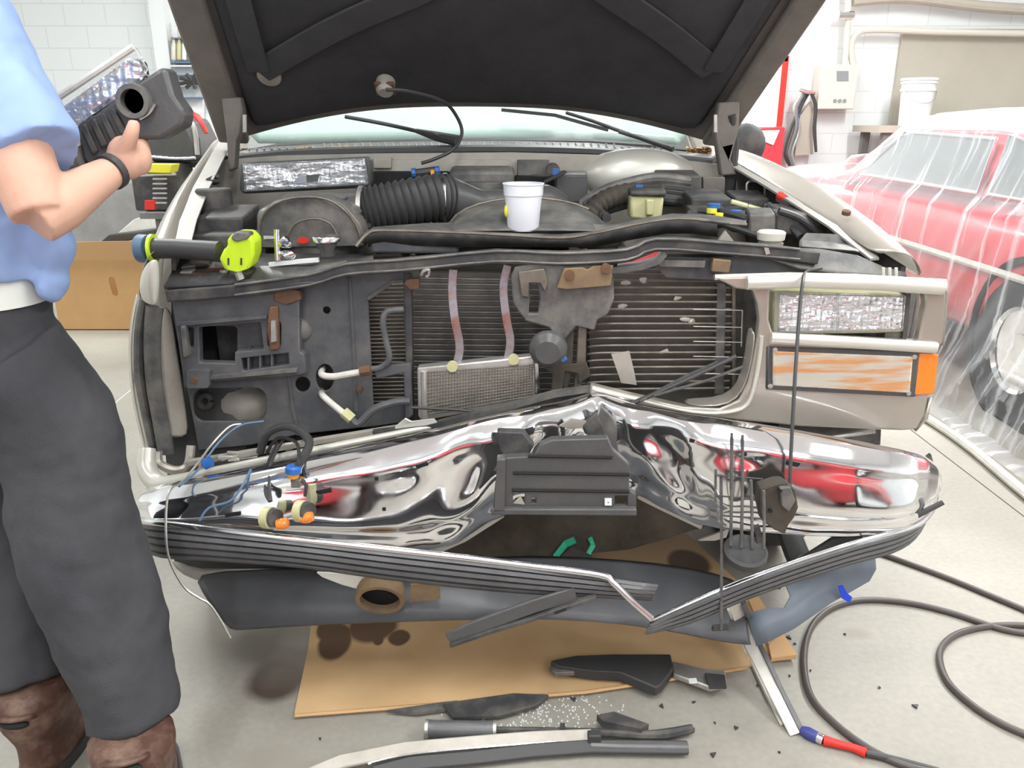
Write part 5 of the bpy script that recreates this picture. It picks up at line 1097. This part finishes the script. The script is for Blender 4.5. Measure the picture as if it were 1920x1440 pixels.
# green strap under the truck
t = empty('green_strap', W(1080, 1040, Z=.02), 'green plastic strap piece on the cardboard under the truck', 'strap')
obj('green_loop', strap(ws([(1040, 1046, 1.95), (1060, 1020, 2.0), (1078, 1012, 2.0)]), .02, .004), M['green'], t)
obj('green_hook', strap(ws([(1106, 1008, 2.0), (1112, 1022, 1.98), (1102, 1040, 1.95)]), .014, .004), M['green'], t)
obj('dark_tray', plate([(1050, 1045), (1072, 1026), (1110, 1045)], 1.93, .01), M['rubber'], t)
def scrap(name, label, cat, parts, loc):
    t = empty(name, loc, label, cat)
    for n_, g, m_, *k in parts: obj(n_, g, M[m_], t, **(k[0] if k else {}))
    return t
def fp(pts, z, th, amp=.003): return jit(prism(fz(pts, z), (0, 0, th)), amp, 15)
scrap('broken_duct', 'broken black plastic deflector with grey ends lying across the cardboard edge', 'car part', [
  ('duct_body', fp([(1032, 1256), (1080, 1246), (1150, 1243), (1255, 1243), (1262, 1268), (1240, 1298), (1228, 1306), (1160, 1278), (1110, 1275), (1045, 1266)], .015, .028), 'rubber', dict(bev=.006)),
  ('clear_end', fp([(1030, 1258), (1072, 1242), (1078, 1268), (1040, 1268)], .022, .012), 'dusty_grey', dict(bev=.003)),
  ('silver_arm', fp([(1258, 1248), (1320, 1264), (1358, 1268), (1362, 1292), (1330, 1298), (1262, 1272)], .016, .016), 'alu', dict(bev=.004)),
  ('arm_tip', fp([(1322, 1266), (1358, 1270), (1362, 1292), (1330, 1292)], .033, .006), 'rubber'),
  ('white_label', fp([(1290, 1272), (1306, 1272), (1308, 1281), (1292, 1281)], .034, .002), 'white')], W(1200, 1275, Z=.008))
scrap('black_liner_piece', 'pointed black plastic liner fragment at the front edge of the cardboard', 'car part', [
  ('liner', fp([(830, 1328), (880, 1318), (960, 1308), (1030, 1310), (1005, 1330), (940, 1348), (850, 1352)], .008, .012), 'dusty_black', dict(bev=.003)),
  ('grey_tab', fp([(726, 1336), (800, 1326), (858, 1318), (852, 1332), (780, 1342)], .008, .008), 'dusty_grey')], W(880, 1335, Z=0))
h0, h1 = W(800, 1366, Z=.028), W(928, 1368, Z=.028)
scrap('shock_rod', 'ribbed black rubber cylinder with a dark rod and bracket on the floor', 'shock absorber', [
  ('ribbed_cylinder', tube([h0+(h1-h0)*k/24 for k in range(25)], [.020 if k in (0, 1) else .0185+.001*(k % 2) for k in range(25)], 18), 'strip_grey'),
  ('end_ring', tube([h0-V(.003, 0, 0), h0+V(.004, 0, 0)], .021, 18), 'alu'),
  ('end_ring', tube([h1-V(.004, 0, 0), h1+V(.003, 0, 0)], .020, 18), 'alu'),
  ('rod', tube(fz([(930, 1368), (1100, 1372), (1200, 1378), (1250, 1376), (1298, 1366)], .018), [.007, .008, .010, .012, .010], 8, sm=3), 'dusty_black'),
  ('rod_bracket', fp([(1118, 1352), (1150, 1348), (1215, 1368), (1200, 1378), (1130, 1364)], .022, .018, .004), 'dusty_black'),
  ('clip', box(W(1055, 1368, Z=.02), (.012, .02, .02)), 'rubber')], h0)
for k, (x, lab) in enumerate([(0, '')]):
    scrap('silver_moulding', 'long curved beige and silver body moulding with black backing at the bottom of the floor', 'car trim', [
      ('face', strap(fz([(560, 1462), (640, 1428), (760, 1404), (900, 1392), (1000, 1384), (1110, 1380)], .03), .030, .01, (0, -.5, 1)), 'pale_metal', dict(bev=.003)),
      ('chrome_edge', tube(fz([(690, 1432), (760, 1416), (900, 1402), (1105, 1386)], .028), .003, 8, sm=3), 'chrome'),
      ('black_backing', strap(fz([(700, 1450), (770, 1432), (900, 1420), (1000, 1408), (1110, 1400), (1290, 1402)], .02), .030, .01, (0, -.5, 1)), 'rubber', dict(bev=.003)),
      ('tail_tube', tube(fz([(1108, 1398), (1160, 1400), (1290, 1402)], .02), .010, 10), 'strip_grey'),
      ('clip', box(W(1114, 1386, Z=.03), (.03, .02, .035)), 'rubber', dict(bev=.003))], W(900, 1400, Z=0))
# long pale trim leaning on the strip
scrap('leaning_trim', 'long white and grey trim bar leaning down from the bumper strip to the floor', 'car trim', [
  ('white_face', strap([W(1376, 1132, Y=1.60), W(1400, 1195, Z=.12), W(1448, 1290, Z=.05), W(1492, 1376, Z=.004)], .030, .008, (0, -1, .6)), 'trim_white', dict(bev=.002)),
  ('grey_channel', strap([W(1394, 1132, Y=1.605), W(1420, 1200, Z=.12), W(1462, 1290, Z=.05), W(1504, 1374, Z=.006)], .012, .018, (0, -1, .6)), 'strip_grey', dict(bev=.002)),
  ('split_edge', tube([W(1366, 1142, Y=1.60), W(1384, 1190, Z=.12), W(1400, 1226, Z=.09)], .004, 6), 'trim_white')], W(1500, 1376, Z=0))
obj('thin_trim_sliver', tube(fz([(1408, 1240), (1436, 1300), (1465, 1358)], .006), .004, 6), M['trim_white'], label='thin white trim sliver on the floor beside the leaning trim bar', cat='car trim')
# black diagonal grille strip hanging below the strip
scrap('black_grille_strip', 'long black slotted plastic strip hanging diagonally under the bumper strip', 'car part', [
  ('strip_face', strap(ws([(842, 1200, 1.50), (880, 1180, 1.50), (940, 1158, 1.505), (1000, 1136, 1.51), (1080, 1112, 1.52)]), .034, .010), 'black_plastic', dict(bev=.003)),
  ('lower_rail', strap(ws([(844, 1208, 1.495), (920, 1182, 1.50), (1000, 1158, 1.505), (1118, 1118, 1.515)]), .010, .016), 'dusty_black', dict(bev=.002)),
  ('slot', tube(ws([(1040, 1150, 1.495), (1062, 1142, 1.497)]), .003, 6), 'dark')], W(842, 1204, Y=1.5))
# grille fragment with vertical wires and oval badge
parts = [('badge', join(lathe([(0, .004), (.034, .004), (.040, .008), (.046, .003), (.046, -.012), (0, -.014)], W(1398, 1034, Y=1.50), (0, -.35, 1), 32)), 'rubber', {})]
for x0, y0, x1, y1 in ((1352, 890, 1352, 1180), (1372, 812, 1370, 1022), (1392, 816, 1390, 1026), (1408, 900, 1410, 1028), (1432, 920, 1432, 1030)):
    parts.append(('wire_bar', tube(ws([(x0, y0, 1.52), ((x0+x1)/2+1, (y0+y1)/2, 1.51), (x1, y1, 1.50)]), .0034, 6), 'dusty_grey'))
for y, a, b in ((895, 1342, 1430), (933, 1342, 1412), (970, 1350, 1432)): parts.append(('cross_wire', tube(ws([(a, y-4, 1.515), (b, y+3, 1.515)]), .0018, 6), 'rubber'))
parts += [('foot_plate', plate([(1338, 1176), (1365, 1174), (1366, 1182), (1336, 1184)], 1.50, .01), 'rubber'), ('wire_bar', tube(ws([(1342, 880), (1341, 952)], 1.52), .0028, 6), 'dusty_grey'),
          ('bent_arm', plate([(1414, 990), (1424, 985), (1436, 1030), (1424, 1034)], 1.515, .008), 'dusty_black')]
scrap('grille_fragment', 'hanging fragment of wire grille bars ending in an oval black disc', 'grille piece', parts, W(1398, 1050, Y=1.5))
scrap('grille_rods', 'two long black bent rods sticking out across the right grille opening', 'car part', [
  ('rod', tube(ws([(1152, 770, 1.86), (1220, 742, 1.84), (1300, 706, 1.84), (1380, 668, 1.85)]), .006, 8), 'rubber'),
  ('rod', tube(ws([(1200, 752, 1.84), (1290, 704, 1.85), (1345, 680, 1.86)]), .005, 8), 'dusty_black'),
  ('rod', tube(ws([(1226, 742, 1.83), (1330, 712, 1.84), (1392, 688, 1.85)]), .004, 8), 'dusty_black')], W(1250, 740, Y=1.84))
# silver blade near the latch
obj('bent_blade', plate([(1310, 1014), (1350, 998), (1368, 990), (1362, 1008), (1340, 1014)], 1.70, .006), M['alu'], T)
# hoses
def hose(name, pts, r, m_, label, z=None):
    return obj(name, tube(fz(pts, r), r, 12, sm=6), M[m_], label=label, cat='hose')
hose('air_hose', [(1960, 1192), (1880, 1180), (1780, 1148), (1700, 1130), (1620, 1125), (1560, 1140), (1522, 1175), (1508, 1230), (1518, 1300), (1560, 1352), (1630, 1405), (1700, 1436), (1760, 1450)], .0085, 'hose', 'dark rubber air hose curving in a big loop on the floor')
hose('air_hose', [(1960, 1175), (1890, 1172), (1830, 1178), (1785, 1194), (1762, 1225), (1775, 1275), (1820, 1320), (1880, 1358), (1960, 1392)], .0085, 'hose', 'grey rubber air hose forming the smaller loop at the frame edge')
hose('air_hose', [(1560, 1000), (1600, 1020), (1680, 1048), (1780, 1085), (1860, 1118), (1960, 1160)], .0085, 'hose', 'dark rubber air hose running straight away behind the bent bumper strip')
a_ = fz([(1626, 1418), (1700, 1432), (1800, 1452)], .0085)
scrap('air_coupler', 'red and blue taped air hose coupler by the foot of the leaning trim', 'hose coupler', [
  ('red_grip', tube(fz([(1544, 1388), (1560, 1392), (1600, 1402), (1624, 1412)], .012), [.012, .010, .009, .011], 12), 'red'),
  ('silver_collar', tube(fz([(1532, 1382), (1544, 1388)], .012), .012, 12), 'bright_metal'),
  ('blue_tape', tube(fz([(1502, 1368), (1514, 1374), (1532, 1383)], .012), [.009, .014, .013], 12), 'tape'),
  ('hose_end', tube(fz([(1624, 1412), (1660, 1420), (1700, 1430), (1760, 1446)], .010), .008, 10), 'rubber')], W(1544, 1388, Z=0))
# scattered shards
rr = random.Random(4)
spots_ = [(600, 1386), (1300, 1318), (1337, 1416), (1462, 1412), (1478, 1196), (1490, 1208), (1210, 1392), (1102, 1300), (1420, 1286), (1075, 1312), (1380, 1366), (1585, 1190), (1480, 1268), (1520, 1258), (1350, 1110), (1402, 1110), (1462, 1104), (1436, 1078), (1648, 1290), (1716, 1325), (1360, 1222), (1240, 1325), (1340, 1356), (1300, 1370)]
for x, y in spots_:
    c = W(x, y, Z=.001); a = rr.uniform(0, PI); s = rr.uniform(.004, .011)
    P = [c+V(math.cos(a+k*2.1+rr.uniform(-.4, .4)), math.sin(a+k*2.1), 0)*s*rr.uniform(.5, 1.2) for k in range(3)]
    obj('plastic_shard', prism(P, (0, 0, .004)), M['rubber'], sm=False, label='small black plastic shard scattered on the concrete floor', cat='plastic shard', group='shards around the bumper')
g = []
for k in range(260):
    x, y = rr.gauss(1010, 70), rr.gauss(1335, 22); c = W(x, y, Z=.001)
    if y < 1305: continue
    g.append(box(c, (.003, .003, .002), (0, 0, rr.random())))
obj('glass_dust', join(*g), M['white'], sm=False, label='tiny bright glass crumbs sprinkled on the concrete by the rubber cylinder', cat='debris', kind='stuff')

# ================================================ the mechanic
PX, PY = -1.025, 1.47
def cap_chain(pts, rads, n=16, flat=None): return tube(pts, rads, n, sm=5, flat=flat)
t = empty('person', V(PX, PY, 0), 'person in blue work shirt and dark trousers holding a black headlamp housing beside the truck', 'person')
fwd = V(.28, .96, 0).normalized(); lft = V(-fwd.y, fwd.x, 0)
def bp(f, l, z): return V(PX, PY, 0)+fwd*f+lft*l+V(0, 0, z)
sh_r = W(-62, 62, Y=1.37); elb = W(76, 404, Y=1.26); wr = W(208, 322, Y=1.40); hand = W(240, 288, Y=1.42)
def ringz(f0, l0, z, rf, rl, n=24): return [bp(f0+rf*math.cos(2*PI*k/n), l0+rl*math.sin(2*PI*k/n), z) for k in range(n)]
hipR, hipL = bp(-.02, -.10, .93), bp(-.02, .10, .93)
kneR, kneL = W(140, 985, Y=1.40), W(-10, 960, Y=1.52)
ftR, ftL = W(262, 1440, Y=1.27), W(85, 1368, Y=1.42)
ftR.z = ftL.z = .10
sh_l = bp(.0, .19, 1.45)
head = bp(.08, .0, 1.70)
elbL = bp(.10, .26, 1.20); wrL = W(150, 292, Y=1.62)
body = [loftc([ringz(-.01, 0, .88, .11, .155), ringz(0, 0, 1.0, .105, .15), ringz(.0, 0, 1.15, .11, .155), ringz(.01, 0, 1.32, .12, .18), ringz(.0, 0, 1.44, .09, .17), ringz(.0, 0, 1.50, .06, .09)]),
  cap_chain([hipR, kneR, ftR], [.085, .060, .045]), cap_chain([hipL, kneL, ftL], [.085, .060, .045]),
  cap_chain([bp(0, 0, 1.44), bp(.02, 0, 1.52), bp(.05, 0, 1.60)], [.065, .055, .055]),
  blob(head, (.078, .09, .115), 14, 20), blob(head+fwd*.035-V(0, 0, .06), (.055, .055, .06)),
  cap_chain([head+fwd*.085-V(0, 0, -.01), head+fwd*.115-V(0, 0, .028)], [.010, .016]), blob(head+lft*.083, (.018, .018, .032)), blob(head-lft*.083, (.018, .018, .032)),
  blob(head+fwd*.092-V(0, 0, .058), (.020, .020, .008)),
  cap_chain([sh_r, sh_r.lerp(elb, .5)+V(.01, -.01, 0), elb], [.062, .054, .043]),
  tube([elb+V(-.012, .0, -.006), elb.lerp(wr, .25), elb.lerp(wr, .55), wr, wr.lerp(hand, .4)], [.042, .043, .036, .026, .024], 16, sm=4),
  cap_chain([sh_l, elbL, wrL], [.055, .042, .026])]
# right hand: palm, thumb up along the housing, fingers closing over its far side
palm_c = W(236, 296, Y=1.425)
body.append(blob(palm_c, (.031, .030, .038), 10, 14))
body.append(blob(W(262, 296, Y=1.44), (.020, .024, .030), 10, 14))
def chain(px, r): return tube(ws(px), r, 10, sm=3)
body.append(chain([(222, 292, 1.415), (240, 268, 1.405), (248, 246, 1.40), (252, 226, 1.405)], [.017, .014, .012, .0095]))
for k, (x, y) in enumerate(((266, 272), (270, 284), (268, 298), (258, 310))):
    body.append(chain([(x-18, y+4, 1.44), (x, y, 1.462), (x-6, y-12, 1.49), (x-20, y-20, 1.50)], [.013, .012, .011, .009]))
# left hand under the far end of the housing
hl = W(150, 280, Y=1.56)
body.append(blob(hl, (.034, .026, .030)))
for k in range(4):
    body.append(tube([hl+V(.01, .0, .01), hl+V(.035, -.01-.0*k, .018-.016*k), hl+V(.05, -.03, .02-.015*k), hl+V(.045, -.045, .022-.015*k)], [.011, .010, .009, .008], 8, sm=2))
body.append(tube([hl, hl+V(.0, -.03, .03), hl+V(.01, -.05, .04)], [.013, .011, .009], 8, sm=2))
bod = obj('body', join(*body), M['skin'], t, rem=.0045)
for s in (-1, 1): obj('eye', blob(head+fwd*.078+lft*.03*s+V(0, 0, .012), .010), M['white'], t)
obj('hair', loftc([[head+V(0, 0, z)-fwd*(.034 if z < .04 else .014)+(fwd*(.092*math.cos(2*PI*k/20))+lft*(.088*math.sin(2*PI*k/20)))*s for k in range(20)] for z, s in ((-.03, .93), (.0, .99), (.05, 1.0), (.08, .92), (.105, .72), (.125, .35))]), M['hair'], t, sub=1)
# clothes
def cloth(o, size, strength):
    tx = bpy.data.textures.new('cloth_folds', 'CLOUDS'); tx.noise_scale = size; tx.noise_depth = 2
    q = o.modifiers.new('folds', 'DISPLACE'); q.texture = tx; q.strength = strength; q.mid_level = .5; q.texture_coords = 'LOCAL'
slv_end = elb.lerp(sh_r, .36)
shirt = [loftc([ringz(-.012, 0, 1.078, .150, .182), ringz(-.012, 0, 1.10, .160, .190), ringz(0, 0, 1.15, .158, .192), ringz(.01, 0, 1.24, .15, .195), ringz(.01, 0, 1.34, .145, .20), ringz(0, 0, 1.44, .115, .20), ringz(.0, 0, 1.50, .075, .10)]),
  tube([sh_r+V(-.06, .03, .02), sh_r+V(.0, 0, .0), W(-14, 160, Y=1.34), W(44, 248, Y=1.31), W(66, 292, Y=1.295)], [.085, .082, .078, .074, .074], 24, sm=5),
  cap_chain([sh_l, sh_l.lerp(elbL, .7)], [.085, .075]),
  # shirt back blousing over the waistband at the right
  blob(W(86, 460, Y=1.45), (.045, .06, .055)), blob(W(96, 530, Y=1.44), (.026, .05, .034))]
obj('shirt', jit(join(*shirt), .006, 9), M['shirt'], t, rem=.007)
cloth(bpy.data.objects['shirt'], .09, .022)
tr = [loftc([ringz(-.012, 0, .74, .11, .16), ringz(-.012, 0, .86, .128, .165), ringz(-.01, 0, .98, .132, .165), ringz(-.01, 0, 1.06, .130, .162)]),
  tube([hipR, W(105, 780, Y=1.43), kneR, W(208, 1190, Y=1.35), W(253, 1350, Y=1.31)], [.112, .112, .114, .103, .092], 24, sm=5),
  tube([hipL, W(-30, 780, Y=1.52), kneL, W(40, 1130, Y=1.49), W(62, 1268, Y=1.44)], [.115, .112, .108, .100, .092], 24, sm=5)]
trs = obj('trousers', jit(jit(join(*tr), .016, 5, 3), .007, 13), M['trousers'], t, rem=.007)
cloth(trs, .10, .020)
obj('belt', loftc([ringz(-.01, 0, 1.030, .137, .170, 40), ringz(-.01, 0, 1.085, .137, .170, 40)]), M['belt'], t)
for fk in (ftR, ftL):
    top = fk+V(0, 0, .13)
    ff = V(-.30, .95, 0) if fk is ftR else V(-.1, .99, 0); fl2 = V(-ff.y, ff.x, 0)
    q = lambda z, a, b, off: [V(fk.x, fk.y, 0)+ff*(off+a*math.cos(2*PI*k/20))+fl2*(b*math.sin(2*PI*k/20))+V(0, 0, z) for k in range(20)]
    b_ = obj('boot', jit(loftc([q(.0, .155, .056, .06), q(.03, .155, .058, .06), q(.07, .145, .056, .055), q(.10, .11, .055, .03), q(.14, .088, .070, -.01), q(.20, .088, .082, -.015), q(.235, .086, .080, -.015)]), .006, 12), M['boot'], t, sub=1)
    obj('sole', loftc([q(0, .162, .062, .06), q(.022, .162, .062, .06)]), M['rubber'], b_)
    side = V(fk.x, fk.y, 0)-fwd*.075-lft*.02
    bk = V(fk.x, fk.y, 0)-ff*(.103 if fk is ftR else .105)+V(0, 0, .207 if fk is ftR else .178)
    obj('pull_tab', tube([bk-fl2*.036+V(0, 0, .012)+ff*.02, bk-fl2*.03+V(0, 0, .018)+ff*.008, bk+V(0, 0, .02), bk+fl2*.03+V(0, 0, .018)+ff*.008, bk+fl2*.036+V(0, 0, .012)+ff*.02], .006, 8, sm=4), M['boot'], b_)
    obj('loop_gap', blob(bk+V(0, 0, .004)+ff*.006, (.030, .012, .009)), M['dark'], b_)
obj('wristband', tube([wr+(elb-wr).normalized()*.005, wr-(elb-wr).normalized()*.007], .031, 20), M['rubber'], t)
# headlamp assembly in the hand
HB = 1.455
t = empty('headlamp_housing', W(225, 220, Y=HB), 'black headlamp housing with clear chrome lens held up by the mechanic', 'headlamp')
obj('housing', jit(plate([(138, 236), (180, 212), (225, 176), (262, 152), (300, 124), (312, 134), (326, 180), (345, 208), (342, 236), (300, 262), (262, 262), (200, 300), (172, 318), (155, 300)], HB, .05), .003, 20), M['black_plastic'], t, bev=.008)
obj('reflector', plate([(108, 206), (240, 108), (262, 112), (270, 150), (232, 176), (180, 212), (130, 238)], HB+.012, .03), M['reflector'], t, bev=.006)
obj('lens', plate([(94, 190), (248, 86), (256, 92), (276, 130), (262, 152), (225, 178), (138, 238), (122, 226)], HB+.002, .008), M['frosted_lens'], t, bev=.003)
obj('lens_rim', tube(ws([(92, 194), (250, 88)], HB), .006, 8), M['trim_white'], t)
obj('bulb_ring', ring([(.020, -.02), (.028, -.02), (.028, .01), (.020, .01)], W(257, 190, Y=HB), (0, 1, 0)), M['dusty_grey'], t)
obj('bulb_ring_hollow', lathe([(0, 0), (.021, 0)], W(257, 190, Y=HB-.005), (0, 1, 0)), M['dark'], t)
for i in range(5): obj('cooling_rib', plate([(150+i*18, 236-i*10), (158+i*18, 231-i*10), (182+i*18, 284-i*12), (174+i*18, 290-i*12)], HB-.008, .015), M['dusty_black'], t, bev=.003)
obj('motor_cap', tube(ws([(132, 298, HB), (156, 296, HB+.0)]), .022, 16), M['dusty_grey'], t)
obj('spring_clip', tube(ws([(262, 222), (280, 210), (290, 194)], HB-.005), .004, 6, sm=3), M['bright_metal'], t)
